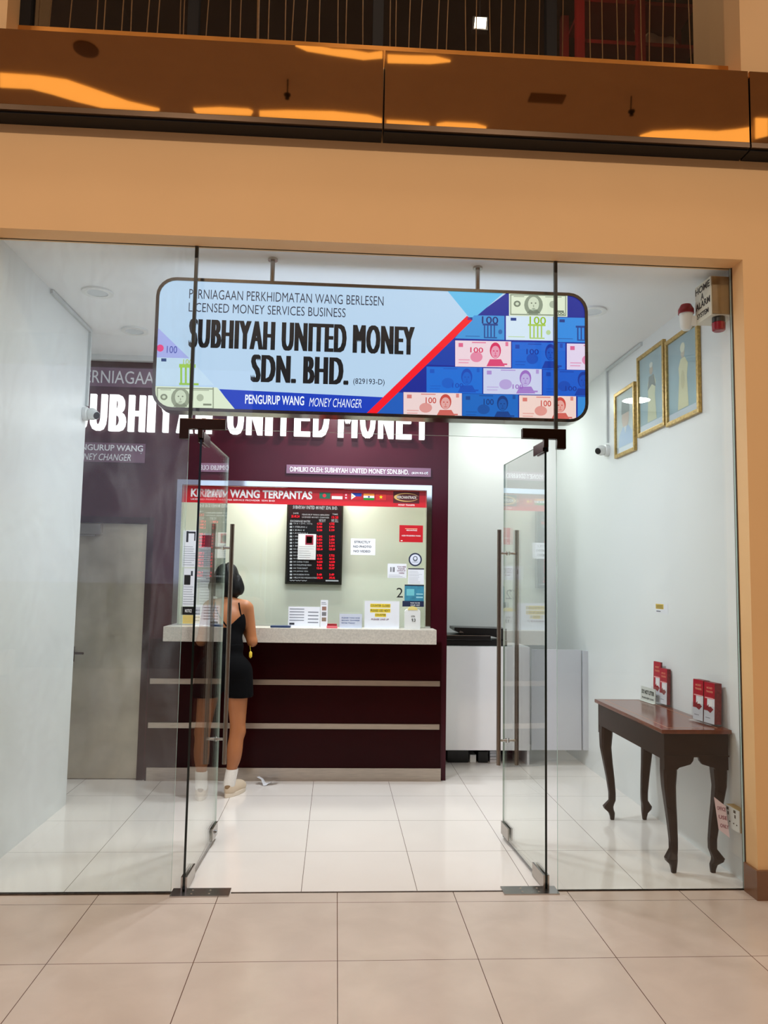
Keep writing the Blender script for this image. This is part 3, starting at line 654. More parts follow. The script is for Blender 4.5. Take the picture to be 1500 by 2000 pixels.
for i, s_ in enumerate(vals):
    if s_: 
        w_ = 7+len(s_)*.7; bt(s_,619,ry[i]-2.3,619+w_,ry[i]+2.3,.03); bt(s_[:-1]+str(rg.randint(1,9)),643,ry[i]-2.3,643+w_,ry[i]+2.3,.03)
b.build('red_digits', RD, t)
# papers: name, px rect, plane, label, category, builder of marks
LINE = ink((120,124,135)); TXT = ink((40,42,52)); PLUM = ink((110,40,80))
def paper(name, rect, pl, label, cat, m=PAPER, lines=None, texts=(), rects=(), group=None, th=.0012):
    r = pl.R(*rect); t = thing(name, pl.P((r[0]+r[2])/2, r[1]), label, cat, group)
    b = MB(); b.rect(pl,*r,0.0003,th); b.build('sheet', m, t)
    b = MB(); w_, h_ = r[2]-r[0], r[3]-r[1]; n = 0
    if lines:
        for k in range(lines[2]):
            v = r[1]+h_*(lines[0]+(lines[1]-lines[0])*k/max(1,lines[2]-1)); e = random.uniform(.6,.94)
            b.rect(pl,r[0]+w_*.06,v,r[0]+w_*e,v+h_*.012,th+.0001,th+.0005,LINE); n += 1
    for a,c,d_,e,mm in rects: b.rect(pl,r[0]+a*w_,r[1]+c*h_,r[0]+d_*w_,r[1]+e*h_,th+.0001,th+.0005,mm); n += 1
    for s_,a,c,d_,e,mm in texts: b.text(s_,pl,r[0]+a*w_,r[1]+c*h_,r[0]+d_*w_,r[1]+e*h_,th+.0006,th+.001,mm,off=.012); n += 1
    if n: b.build('print', None, t)
    return t
PASS = ink((150,30,60))
paper('notice_sheet',(582,1043,617,1093),ply(2.893),'white notice with a dark red passport picture taped on the rate board','notice',lines=(.08,.5,6),rects=[(.4,.58,.85,.96,PASS),(.46,.64,.78,.9,ink((190,70,90)))])
G2 = ply(GY-.005)
paper('notice_sheet',(685,1052,733,1084),G2,'white paper sign forbidding photos and video, right of the rate board','notice',texts=[('STRICTLY',.14,.72,.8,.86,TXT),('NO PHOTO',.1,.44,.84,.58,TXT),('NO VIDEO',.12,.16,.8,.3,TXT)])
RV = MATS['red_vinyl']
paper('red_card',(780,1026,826,1059),G2,'red card with a pale swoosh on the right side of the counter window','card',RV,texts=[('MERCHANTRADE',.3,.66,.75,.74,BW),('AGEN PENGIRIMAN WANG',.1,.34,.9,.42,BW)],rects=[(.24,.78,.76,.81,ink((236,190,150))),(.06,.06,.14,.1,BW)])
b = MB(); u, v = G2.uv(811,1093); b.ell(G2,u,v,.056,.056,.0003,.0012,ink((30,40,70))); b.ell(G2,u,v,.044,.044,.0013,.0018,ink((214,218,232))); b.ell(G2,u,v+.008,.02,.022,.0019,.0023,ink((90,96,110))); b.ell(G2,u,v+.01,.012,.013,.0024,.0028,ink((214,218,232))); b.text('COMPLIANT',G2,u-.028,v-.024,u+.028,v-.017,.0019,.0023,ink((60,70,90)))
tag(b.build('round_sticker'), 'round white sticker with dark blue rim above the long poster', 'sticker')
paper('long_poster',(797,1110,828,1141),G2,'pale grey text poster under the round sticker on the counter window','poster',lines=(.06,.8,9),rects=[(0,.93,1,1,ink((30,36,60)))])
TEAL = mat('teal_print',(60,134,160),.4,var=.25,scale=20)
paper('teal_poster',(790,1142,828,1185),G2,'teal and navy poster right of the black numeral two','poster',TEAL,rects=[(0,.94,1,1,ink((14,30,60))),(-.1,-.0,1,.26,ink((16,30,66))),(.1,.5,.5,.8,ink((110,190,200))),(.6,.4,.95,.46,ink((150,205,215))),(.6,.55,.95,.6,ink((150,205,215)))],texts=[('THANK YOU FOR',.3,.14,.8,.2,BW),('YOUR VISIT',.3,.04,.8,.1,BW)])
paper('payment_notice',(757,1101,794,1129),G2,'small white notice with plum text left of the long poster','notice',lines=(.04,.2,3),texts=[('SCAN HERE',.5,.74,.96,.84,PLUM),('PLEASE',.56,.6,.9,.7,PLUM),('QUEUE UP',.5,.46,.94,.56,PLUM),('HERE',.6,.3,.88,.4,PLUM)],rects=[(.14,.42,.18,.76,TXT),(.22,.42,.25,.76,TXT),(.3,.42,.36,.76,TXT)])
b = MB(); b.text('2',G2,*G2.R(774.5,1148,787,1167),.0003,.0012,ink((10,10,12))); tag(b.build('window_numeral'), 'black numeral 2 stuck on the right of the counter window', 'numeral')
b = MB(); b.text('1',G2,*G2.R(360,1123,372,1142),.0022,.003,ink((10,10,12))); tag(b.build('window_numeral'), 'black numeral 1 stuck on the left of the counter window', 'numeral')
paper('notice_sheet',(357,1036,387,1108),G2,'white notice with a black frame picture, uppermost at the left of the counter window','notice',lines=(.06,.55,9),rects=[(.2,.68,.34,.98,TXT),(.34,.92,.8,.97,TXT),(.72,.72,.8,.95,TXT)])
paper('notice_sheet',(389,1042,421,1108),G2,'white notice with a dark red picture beside the black framed one','notice',lines=(.06,.5,9),rects=[(.15,.6,.75,.95,PASS)])
paper('notice_sheet',(357,1110,387,1184),G2,'white text sheet behind the black numeral 1','notice',lines=(.05,.5,8),rects=[(.5,.8,.62,.93,TXT)])
paper('notice_sheet',(389,1112,420,1184),G2,'white text sheet behind the left door, beside the numeral 1','notice',lines=(.05,.9,12))
G3 = ply(GY-.006)
paper('black_label',(354,1185,391,1201),G2,'black label strip low on the left of the counter window','label',BLACK,texts=[('NOTICE',.2,.3,.55,.7,BW)])
paper('yellow_note',(357,1201.5,391,1218),G2,'yellow printed note under the black label strip','note',mat('yellow_paper',(228,200,110),.6),lines=(.12,.85,6))
# ------------------------------------------------------------ things on the stone top (z=1.222)
ZC = 1.2225
def stand(name, rect, y, label, cat, m=PAPER, dep=.012, tilt=.02, **k):
    """an upright sheet in a holder standing on the counter top"""
    pl = ply(y); r = pl.R(*rect); pl = Plane((0,y,ZC),(1,0,0),(0,tilt,1)); h_ = r[3]-ZC
    t = thing(name, ((r[0]+r[2])/2,y,ZC), label, cat)
    b = MB(); b.rect(pl,r[0],0.0,r[2],h_,-dep,0); b.build('sheet', m, t)
    b = MB(); w_ = r[2]-r[0]; n = 0
    for a,c,d_,e,mm in k.get('rects',()): b.rect(pl,r[0]+a*w_,c*h_,r[0]+d_*w_,e*h_,.0002,.0006,mm); n += 1
    for s_,a,c,d_,e,mm in k.get('texts',()): b.text(s_,pl,r[0]+a*w_,c*h_,r[0]+d_*w_,e*h_,.0007,.0011,mm,off=.015); n += 1
    if n: b.build('print', None, t)
    b = MB(); b.box(r[0],r[2],y-.03,y+.03,ZC-.0002,ZC+.003); b.build('holder_foot', WHITEP, t)
    return t
YEL = ink((244,214,50))
stand('counter_notice',(712,1174,780,1224),2.14,'white notice with yellow highlighted lines standing on the stone counter top','notice',rects=[(.16,.76,.74,.9,YEL),(.16,.58,.74,.72,YEL),(.3,.42,.62,.55,YEL)],texts=[('COUNTER CLOSED',.17,.79,.73,.87,TXT),('PLEASE USE NEXT',.17,.61,.73,.69,TXT),('COUNTER',.31,.45,.61,.53,TXT),('PLEASE LINE UP',.2,.3,.7,.36,PLUM)])
stand('leaflet_holder',(663,1199,707,1222),2.12,'low clear holder with a pale blue leaflet, left of the highlighted notice','holder',mat('pale_leaflet',(200,206,220),.5),texts=[('PLEASE TAKE ONE',.1,.68,.9,.76,ink((90,110,160))),('MONEY TRANSFER',.1,.5,.9,.58,ink((90,110,160))),('RATES TODAY',.1,.32,.7,.4,ink((90,110,160)))])
stand('price_sheet',(563,1185,625,1217),2.2,'white printed sheet propped against the window behind the blue tray','notice',tilt=.05,rects=[(.04,.3+.14*k,.5,.34+.14*k,LINE) for k in range(5)]+[(.62,.2+.17*k,.95,.25+.17*k,LINE) for k in range(4)]+[(.04,.1,.2,.2,TXT)])
stand('photo_strip',(626,1172,640,1219),2.18,'narrow sheet with small photos beside the propped price sheet','notice',rects=[(.2,.62,.8,.76,ink((150,110,96))),(.2,.42,.8,.56,ink((120,120,124))),(.2,.22,.8,.36,ink((140,118,100))),(.1,.84,.8,.86,LINE),(.1,.9,.7,.92,LINE)])
PT = ply(2.1)
def counter_item(name, px0, px1, y0, y1, hgt, m, label, cat, bev=.002):
    a, c = ply(y0).uv(px0,1222)[0], ply(y0).uv(px1,1222)[0]; b = MB(); b.box(a,c,y0,y1,ZC,ZC+hgt); return tag(b.build(name, m, bevel=bev), label, cat)
t = counter_item('blue_tray',528,567,2.05,2.16,.014,mat('navy_plastic',(30,52,92),.4),'flat navy tray on the counter top beside the customer','tray')
counter_item('white_slip',568,612,2.06,2.13,.004,PAPER,'white slips lying flat right of the navy tray','paper',0)
t = thing('pink_box', (ply(2.09).uv(648,1220)[0],2.1,ZC), 'small pink ink pad box on the counter top', 'box')
a, c = ply(2.07).uv(638,1222)[0], ply(2.07).uv(659,1222)[0]
b = MB(); b.box(a,c,2.07,2.12,ZC,ZC+.02); b.build('base', mat('pink_plastic',(226,110,120),.4), t, bevel=.002)
b = MB(); b.box(a+.004,c-.004,2.072,2.118,ZC+.02,ZC+.034); b.build('lid', mat('red_plastic',(150,30,40),.4), t, bevel=.002)
# white dispenser with yellow top
r = ply(2.08).R(791,1183,821,1226); t = thing('tissue_box', ((r[0]+r[2])/2,2.12,ZC), 'white rounded cardboard box with a yellow flap, at the right end of the counter', 'box')
z1 = r[3]; b = MB(); b.prism([(r[0],ZC),(r[2],ZC),(r[2],z1-.045),(r[2]-.012,z1-.03),(r[0]+.012,z1-.03),(r[0],z1-.045)],ply(2.08),-.06,0); b.build('carton', WHITEP, t)
pl = ply(2.079); u = (r[0]+r[2])/2; b = MB(); b.prism([(u+.04*math.cos(q), z1-.035+.03*math.sin(q)) for q in np.linspace(0,math.pi,12)],pl,-.02,.001); b.build('flap', mat('pale_yellow_card',(232,214,130),.6), t)
b = MB(); b.text('KF94',pl,u-.012,ZC+.095,u+.018,ZC+.11,.0012,.0016,ink((60,60,50))); b.text('9.3',pl,u-.008,ZC+.06,u+.022,ZC+.085,.0012,.0016,ink((60,60,50)),off=.02); b.build('print', None, t)

# ------------------------------------------------------------ corridor: cabinet, printer, gate
t = thing('white_cabinet', (1.33,3.05,0), 'white cabinet with open foot space behind the right glass door', 'cabinet')
LAM = mat('white_laminate', (244,243,246), .35, var=.01)
b = MB(); b.box(.93,1.746,2.80,2.82,.13,1.035); b.build('front_panel', LAM, t)
b = MB(); b.box(.93,1.746,2.82,3.3,1.012,1.035); b.build('top', LAM, t)
b = MB(); b.box(.93,.95,2.82,3.3,0,1.012); b.box(1.726,1.746,2.82,3.3,0,1.012); b.build('side_panel', LAM, t)
b = MB(); b.box(.95,1.726,3.28,3.3,0,1.012); b.build('back_panel', mat('dark_board',(30,30,32),.6), t)
FP = ply(2.9)
for px0,px1,h0,m_,lab,nm,cat in ((874,915,.115,BLACK,'black carton on the floor under the white cabinet, leftmost','carton','box'),(934,953,.1,BLACK,'black power unit on the floor under the white cabinet','power_unit','power unit'),(918,930,.07,WHITEP,'crumpled white bag on the floor under the white cabinet','plastic_bag','bag')):
    a, c = FP.uv(px0,1480)[0], FP.uv(px1,1480)[0]; b = MB(); b.box(a,c,2.9,3.05,0,h0); tag(b.build(nm, m_, bevel=.006), lab, cat)
t = thing('paper_stack', (FP.uv(965,1480)[0],2.97,0), 'white stack of paper packs under the cabinet by the right door', 'paper stack')
for k in range(4):
    a, c = FP.uv(958,1480)[0], FP.uv(974,1480)[0]; b = MB(); b.box(a,c,2.92,3.05,.026*k,.026*k+.022); b.build('pack', PAPER, t)
t = thing('printer', (1.25,3.05,1.035), 'black flatbed printer with tray on top of the white cabinet', 'printer')
pp = ply(2.86); a = lambda px,py: pp.uv(px,py)
b = MB(); b.box(.96,a(980,1250)[0]+.05,2.86,3.2,1.0355,1.085); b.build('base', BLACK, t, bevel=.006)
b = MB(); b.box(.96,a(958,1245)[0],2.84,3.2,1.0865,1.132); b.build('paper_tray', BLACK, t, bevel=.006)
b = MB(); b.box(.97,a(956,1245)[0],2.835,2.84,1.126,1.131); b.build('tray_edge', STEELH, t)
u0 = a(888,1230)[0]; u1 = a(980,1230)[0]+.05
b = MB(); b.prism([(u0,1.197),(u1,1.19),(u1,1.086),(u0+.3,1.133),(u0+.09,1.133),(u0+.04,1.15),(u0,1.175)],ply(2.88),-.3,0); b.build('scanner_head', BLACK, t)
b = MB(); b.prism([(u0+.04,1.148),(u0+.085,1.148),(u0+.075,1.16),(u0+.05,1.17)],ply(2.876),0,.004); b.build('catch', CHROME, t)
t = thing('half_gate', (2.0,2.76,.145), 'grey half-height swing gate hinged to the right wall', 'gate')
GREY = mat('grey_laminate', (198,200,206), .4, var=.01)
b = MB(); b.box(1.752,2.196,2.75,2.775,.145,1.02); b.build('panel', GREY, t)
b = MB(); b.box(2.206,2.2495,2.72,2.775,.15,1.015); b.build('hinge_post', GREY, t)
hg = ply(2.745)
for py in (1300,1430):
    u, v = hg.uv(1141.5,py); b = MB(); b.lathe([(.008,0),(.013,.01),(.013,.115),(.008,.125)],(u,2.742,v-.0625)); b.box(u-.004,u+.004,2.742,2.752,v-.05,v+.05); b.build('hinge', BLACK, t, smooth=True)

# ------------------------------------------------------------ ceiling downlights
t = None
labs = ['round white downlight in the ceiling at the left, nearest the glass','round white downlight further back at the left, beside the lit sign','round white downlight at the right, half behind the end of the lit sign','round white downlight hidden behind the lit sign, right rear','unseen round downlight added behind the middle of the lit sign, front','unseen round downlight added behind the middle of the lit sign, rear']
for (x,y), lb in zip(DOWN, labs):
    if t is None:
        t = thing('downlight', (x,y,CZ), lb, 'ceiling light', 'round ceiling downlights')
        b = MB()
        n = 32; circ = lambda r: [(x+r*math.cos(2*math.pi*k/n), -y+r*math.sin(2*math.pi*k/n)) for k in range(n)]
        b.ring(circ(.098), circ(.066), Plane((0,0,CZ),(1,0,0),(0,-1,0)), .0005, .012); b.build('rim', WHITEP, t, smooth=True)
        b = MB(); b.lathe([(.066,0),(.066,.006)], (x,y,CZ-.0005), (0,0,-1)); b.build('diffuser', emat((235,240,242),.3), t)  # faint glow puts the ceiling's tone on switched-off diffusers
    else: dup(t, (x,y,CZ), lb)

# ------------------------------------------------------------ right wall: pictures, camera, trunking, alarm, sticker, socket
RP = plx(XR)
def portrait(y0, y1, z0, z1, label, bg, figs):
    t = thing('framed_portrait', (XR,(y0+y1)/2,z0), label, 'picture', 'framed portraits on the right wall')
    u0, u1 = -y1, -y0; fw = .028
    b = MB(); b.ring([(u0,z0),(u1,z0),(u1,z1),(u0,z1)],[(u0+fw,z0+fw),(u1-fw,z0+fw),(u1-fw,z1-fw),(u0+fw,z1-fw)],RP,.001,.024); b.build('frame', GOLD, t, bevel=.004)
    b = MB(); b.rect(RP,u0+fw,z0+fw,u1-fw,z1-fw,.004,.008,bg); W, H = u1-u0-2*fw, z1-z0-2*fw; a0, c0 = u0+fw, z0+fw
    b.rect(RP,a0,c0,a0+W,c0+H*.09,.0082,.0086,ink((214,220,232)))
    k = 0
    for kind, a, c, ra, rc, col in figs:
        h = .0088+.0004*k; k += 1
        if kind == 'e': b.ell(RP,a0+a*W,c0+c*H,ra*W,rc*H,h,h+.0004,ink(col))
        else: b.prism([(a0+x*W,c0+y*H) for x,y in a],RP,h,h+.0004,ink(col))
    b.build('picture', None, t)
    b = MB(); b.rect(RP,u0+fw,z0+fw,u1-fw,z1-fw,.015,.018); b.build('glazing', GLASS, t)
BLUEBG = mat('pale_blue_backdrop',(150,178,190),.5,var=.2,scale=3)
portrait(1.525,1.955,2.62,3.15,'smallest gold framed portrait of a person in black cap, farthest along the right wall',mat('pale_portrait_backdrop',(196,206,208),.5,var=.06),
 [('p',[(.1,.1),(.14,.3),(.34,.42),(.66,.42),(.86,.3),(.9,.1)],0,0,0,(150,180,220)),('e',.5,.56,.2,.17,(206,178,164)),('p',[(.28,.64),(.3,.86),(.7,.86),(.72,.64)],0,0,0,(112,122,124)),('p',[(.42,.42),(.5,.3),(.58,.42)],0,0,0,(214,220,230))])
portrait(.985,1.467,2.70,3.31,'gold framed full-length portrait of a person in dark and cream dress, middle of three',BLUEBG,
 [('p',[(.32,.1),(.36,.42),(.34,.6),(.42,.7),(.6,.7),(.68,.6),(.64,.42),(.7,.1)],0,0,0,(214,212,176)),('p',[(.34,.52),(.4,.7),(.6,.7),(.68,.52),(.52,.58)],0,0,0,(110,118,118)),('e',.5,.77,.07,.06,(188,170,150)),('e',.5,.84,.07,.035,(214,214,206))])
portrait(.471,.962,2.68,3.275,'gold framed full-length portrait of a person in cream robe, nearest the alarm box',BLUEBG,
 [('p',[(.32,.1),(.38,.5),(.36,.62),(.44,.72),(.58,.72),(.68,.62),(.64,.48),(.68,.1)],0,0,0,(222,214,172)),('e',.51,.78,.065,.06,(196,182,160)),('e',.51,.85,.08,.06,(226,222,196)),('e',.5,.45,.06,.12,(206,196,150))])
def cctv(x, y, z, wall_dir, look, label):
    t = thing('security_camera', (x,y,z), label, 'camera'); n = Vector((wall_dir,0,0))
    b = MB(); b.lathe([(.05,.001),(.05,.028),(.042,.034)],(x,y,z),tuple(n)); b.build('mount', WHITEP, t, smooth=True)
    c = Vector((x,y,z))+n*.06; l = Vector(look).normalized()
    b = MB(); b.lathe([(.03*math.sin(a),-.03*math.cos(a)) if False else (.044*math.sin(a),-.044*math.cos(a)) for a in np.linspace(.05,2.3,14)]+[(.03,.05)],c,tuple(l)); b.build('turret', WHITEP, t, smooth=True)
    b = MB(); b.lathe([(.026,.0485),(.026,.054),(.012,.056)],c,tuple(l)); b.build('lens', BLACK, t, smooth=True)
cctv(XR,2.157,2.723,-1,(-.75,-.6,-.25),'white turret security camera on the right wall below the thin trunking')
cctv(XL,1.53,2.775,1,(.8,-.5,-.3),'white turret security camera at the end of the left wall')
TR = mat('white_trunking', (205,210,210), .4)
t = thing('cable_trunking', (XR,2.0,2.79), 'thin white cable trunking running down to the right wall camera', 'trunking')
b = MB(); b.box(XR-.016,XR-.0005,2.14,2.165,2.79,CZ-.03); b.build('vertical_run', TR, t)
b = MB(); b.box(XR-.016,XR-.0005,1.40,2.165,CZ-.029,CZ-.006); b.build('horizontal_run', TR, t)
t = thing('cable_trunking', (XL,1.3,2.85), 'thin white cable trunking along the left wall edge and ceiling', 'trunking')
b = MB(); b.box(XL+.0005,XL+.018,1.55,1.578,2.84,CZ-.03); b.build('vertical_run', TR, t)
b = MB(); b.box(XL+.0005,XL+.018,.77,1.578,CZ-.029,CZ-.006); b.build('horizontal_run', TR, t)
b = MB(); b.box(XR-.02,XR-.0005,.24,.46,CZ-.03,CZ-.005); tag(b.build('cable_trunking', TR), 'short white trunking running from the alarm box to the ceiling corner', 'trunking')
# alarm box
t = thing('alarm_box', (2.18,.13,3.14), 'white home alarm box in the top right corner behind the glass', 'alarm')
b = MB(); b.box(2.10,XR-.0005,.028,.225,3.145,3.372); b.build('housing', mat('ivory_plastic',(226,222,206),.35), t, bevel=.003)
b = MB(); b.box(2.105,XR-.005,.022,.027,3.15,3.367); b.build('end_plate', mat('brown_plate',(142,114,74),.4,var=.25,scale=8), t)
AP = plx(2.1); AB = ink((24,26,28)); b = MB()
b.text('HOME',AP,-.218,3.318,-.04,3.358,.0004,.0012,off=.02); b.text('A',AP,-.15,3.27,-.115,3.31,.0004,.0012,off=.02); b.text('ALARM',AP,-.215,3.225,-.04,3.265,.0004,.0012,off=.02); b.text('SYSTEM',AP,-.2,3.17,-.06,3.2,.0004,.0012,off=.02)
b.build('lettering', AB, t)
b = MB(); b.lathe([(.034,0),(.034,.03),(.038,.034),(.036,.075),(.03,.08)],(2.165,.075,3.1445),(0,0,-1)); b.build('red_lens', mat('red_lens',(150,14,40),.15,var=.2,scale=40), t, smooth=True)
b = MB(); b.lathe([(.036,0),(.036,.03)],(2.165,.075,3.1446),(0,0,-1)); b.build('black_collar', BLACK, t, smooth=True)
t = thing('strobe_siren', (2.04,.26,3.13), 'white siren with red strobe cap beside the alarm box', 'alarm')
b = MB(); b.lathe([(.02,0),(.034,.02),(.04,.1)],(2.05,.24,3.12)); b.box(2.05,2.0995,.21,.224,3.14,3.2); b.build('body', WHITEP, t, smooth=True)
b = MB(); b.lathe([(.046,.1),(.046,.125),(.03,.155),(.012,.162)],(2.05,.24,3.12)); b.build('red_cap', MATS['red_lens'], t, smooth=True)
t = thing('switch_label', (XR,1.12,1.41), 'small yellow and white sticker alone on the right wall', 'sticker')
b = MB(); b.rect(RP,-1.225,1.412,-1.02,1.478,.0003,.0012,PAPER); b.rect(RP,-1.222,1.44,-1.09,1.475,.0013,.0016,mat('yellow_print',(224,196,96),.5))
for k in range(3): b.rect(RP,-1.215,1.445+.009*k,-1.1,1.449+.009*k,.0017,.002,ink((90,70,30)))
b.rect(RP,-1.21,1.42,-1.14,1.428,.0013,.0016,LINE); b.build('sheet', None, t)
t = thing('wall_socket', (XR,.07,.28), 'ivory double power socket low on the right wall beside the table leg', 'socket')
b = MB(); b.box(XR-.045,XR-.0005,.034,.19,.278,.392); b.build('back_box', mat('tan_plastic',(196,164,104),.4), t, bevel=.002)
b = MB(); b.box(XR-.053,XR-.0455,.034,.19,.278,.392); b.build('face_plate', WHITEP, t, bevel=.002)
b = MB(); sp_ = plx(XR-.0535)
for yy in (.075,.15):
    b.rect(sp_,-yy-.006,.345,-yy+.006,.362,0,.001); b.rect(sp_,-yy-.022,.31,-yy-.012,.316,0,.001); b.rect(sp_,-yy+.012,.31,-yy+.022,.316,0,.001); b.rect(sp_,-yy-.012,.372,-yy+.006,.386,0,.003)
b.build('pin_holes', BLACK, t)
TG = Plane((2.155,.155,.23),(.6,-.8,0),(0,0,1))
t = thing('paper_tag', (2.15,.15,.24), 'pink and white paper tag hanging in front of the power socket', 'tag')
b = MB(); b.prism([(-.035,.2),(.03,.165),(.05,.0),(-.012,.03)],TG,0,.001,mat('pinkish_paper',(232,206,210),.6))
for k,s_ in enumerate(('OFFICE','USE','ONLY')): b.text(s_,TG,-.018+.008*k,.135-.045*k,.03+.008*k,.155-.045*k,.0012,.0016,ink((130,40,60)),off=.02)
b.build('sheet', None, t)
b = MB(); b.tube([TG.P(-.03,.19,.0005),(2.19,.168,.385),(2.199,.16,.37)],.0012,n=5); b.build('string', BW, t)

# ------------------------------------------------------------ table
TX0, TX1, TY0, TY1, TZ = 1.834, 2.236, .165, 1.312, .80
t = thing('console_table', ((TX0+TX1)/2,(TY0+TY1)/2,0), 'dark mahogany console table with curved legs against the right wall', 'table')
b = MB(); b.box(TX0,TX1,TY0,TY1,TZ-.024,TZ); b.build('table_top', WOODT, t, bevel=.006)
b = MB(); TPL = Plane((0,0,TZ),(1,0,0),(0,1,0)); k = .055
b.ring([(TX0+k,TY0+k),(TX1-k,TY0+k),(TX1-k,TY1-k),(TX0+k,TY1-k)],[(TX0+k+.004,TY0+k+.004),(TX1-k-.004,TY0+k+.004),(TX1-k-.004,TY1-k-.004),(TX0+k+.004,TY1-k-.004)],TPL,.0001,.0005); b.build('inlay_line', mat('pale_inlay',(190,140,110),.3), t)
ax0, ax1, ay0, ay1 = TX0+.02, TX1-.014, TY0+.02, TY1-.02
b = MB(); b.box(ax0,ax0+.02,ay0+.02,ay1-.02,.628,TZ-.0245); b.build('side_apron', WOOD, t)
b = MB(); b.box(ax1-.02,ax1,ay0+.02,ay1-.02,.628,TZ-.0245); b.build('side_apron', WOOD, t)
for yy, nm in ((ay0,'end_apron'),(ay1-.02,'end_apron')):
    L = ax1-ax0; pts = [(0,TZ-.0245),(0,.575),(.075,.578),(.085,.588),(.115,.596),(.15,.606),(.165,.625),(.17,.645),(L-.17,.645),(L-.165,.625),(L-.15,.606),(L-.115,.596),(L-.085,.588),(L-.075,.578),(L,.575),(L,TZ-.0245)]
    b = MB(); b.prism([(ax0+x,z) for x,z in pts], ply(yy), -.02, 0); b.build(nm, WOOD, t)
b = MB(); b.box(ax0-.004,ax1+.004,ay0-.005,ay0-.0005,.648,.656); b.build('moulding', WOOD, t)
prof = [(.64,.000,.040),(.56,.002,.039),(.48,.003,.034),(.38,-.004,.029),(.28,-.012,.025),(.18,-.018,.0215),(.13,-.018,.021),(.105,-.010,.026),(.085,-.004,.031),(.068,-.006,.029),(.045,-.016,.019),(.02,-.018,.0145),(0,-.018,.012)]
for cx, dx in ((ax0+.042,-1),(ax1-.042,1)):
    for cy, dy in ((ay0+.042,-1),(ay1-.042,1)):
        rings = []
        for z, o_, h in prof:
            x, y = cx+dx*o_*1.6, cy+dy*o_*1.2; c = h*.35
            rings.append([(x+a*h,y+e*h,z) for a,e in ((1,.65),(.65,1),(-.65,1),(-1,.65),(-1,-.65),(-.65,-1),(.65,-1),(1,-.65))])
        b = MB(); b.loft(rings); b.build('leg', WOOD, t, smooth=True)
# brochures in holders
RPR = mat('brochure_red',(176,18,44),.3,var=.12,scale=20)
def brochure(pl, u0, u1, v0, v1, label, depth=.018, h=0):
    t = thing('brochure', pl.P((u0+u1)/2,v0,h), label, 'brochure', 'red and white brochures on the table')
    b = MB(); b.rect(pl,u0,v0,u1,v1,h-depth,h); b.build('booklet', mat('brochure_edges',(120,40,44),.5,var=.3,scale=60), t)
    b = MB(); b.rect(pl,u0+.0003,v0+.0003,u1-.0003,v0+(v1-v0)*.62,h+.00005,h+.00015); b.build('cover_white', PAPER, t)
    b = MB(); W, H = u1-u0, v1-v0
    b.rect(pl,u0,v0+.62*H,u1,v1,h+.0002,h+.0006,RPR); b.rect(pl,u0,v0+.30*H,u0+.3*W,v0+.62*H,h+.0002,h+.0006,RPR)
    b.prism([(u0+.1*W,v0+.34*H),(u0+.62*W,v0+.26*H),(u0+.9*W,v0+.36*H),(u0+.45*W,v0+.46*H)],pl,h+.0007,h+.001,ink((150,20,36)))
    b.prism([(u0+.45*W,v0+.4*H),(u0+.8*W,v0+.42*H),(u0+.78*W,v0+.58*H),(u0+.5*W,v0+.56*H)],pl,h+.0011,h+.0014,ink((238,236,236)))
    b.rect(pl,u0+.1*W,v0+.6*H,u0+.9*W,v0+.63*H,h+.0011,h+.0014,ink((236,170,170)))
    b.text('MONEY',pl,u0+.25*W,v0+.84*H,u0+.8*W,v0+.89*H,h+.0008,h+.0012,ink((226,150,120)),off=.01); b.text('TRANSFER',pl,u0+.2*W,v0+.75*H,u0+.85*W,v0+.8*H,h+.0008,h+.0012,ink((226,150,120)),off=.01)
    b.rect(pl,u0+.15*W,v0+.12*H,u0+.6*W,v0+.135*H,h+.0002,h+.0006,LINE); b.build('cover_print', None, t)
H1 = Plane((2.150,.467,TZ+.012),(.15,-.99,0),(.03,.0,1)); L1 = .215
t = thing('brochure_holder', (2.17,.36,TZ), 'clear acrylic holder with two brochures at the near end of the table', 'holder')
b = MB(); b.rect(H1,0,-.008,L1,-.004,-.056,.03); b.rect(H1,0,-.004,L1,.1,.004,.007); b.rect(H1,0,-.004,L1,.2,-.054,-.051); b.rect(H1,L1/2-.0015,-.004,L1/2+.0015,.1,-.05,.003); b.build('acrylic_shell', ACRYL, t)
brochure(H1,.004,.103,0,.235,'red and white brochures on the left side of the near acrylic holder',.045)
brochure(H1,.112,.211,0,.232,'red and white brochures on the right side of the near acrylic holder',.045)
H2 = Plane((2.186,1.165,TZ+.012),(.12,-.99,0),(.03,.0,1))
t = thing('brochure_holder', (2.2,1.1,TZ), 'clear acrylic holder with brochures at the far part of the table', 'holder')
b = MB(); b.rect(H2,0,-.008,.2,-.004,-.030,.004); b.rect(H2,0,-.004,.2,.1,.002,.004); b.rect(H2,0,-.004,.2,.2,-.030,-.028); b.build('acrylic_shell', ACRYL, t)
brochure(H2,.004,.095,0,.27,'tall brochure sticking up at the left of the far acrylic holder',.012,-.010)
brochure(H2,.104,.195,0,.235,'lower brochure at the right of the far acrylic holder',.025)
H3 = Plane((2.148,1.262,TZ+.001),(.1,-.99,0),(.03,.0,1))
t = thing('litter_sign', (2.15,1.2,TZ), 'small white do not litter sign standing before the far brochures', 'sign')
b = MB(); b.rect(H3,0,0,.2,.1,-.004,0); b.rect(H3,0,0,.2,.003,-.015,.012); b.build('plate', mat('frosted_white',(206,212,206),.3), t)
b = MB(); b.text('DO NOT LITTER',H3,.015,.052,.185,.08,.0004,.001,off=.03); b.text('PLEASE KEEP CLEAN',H3,.02,.02,.18,.032,.0004,.001); b.build('lettering', ink((30,44,36)), t)

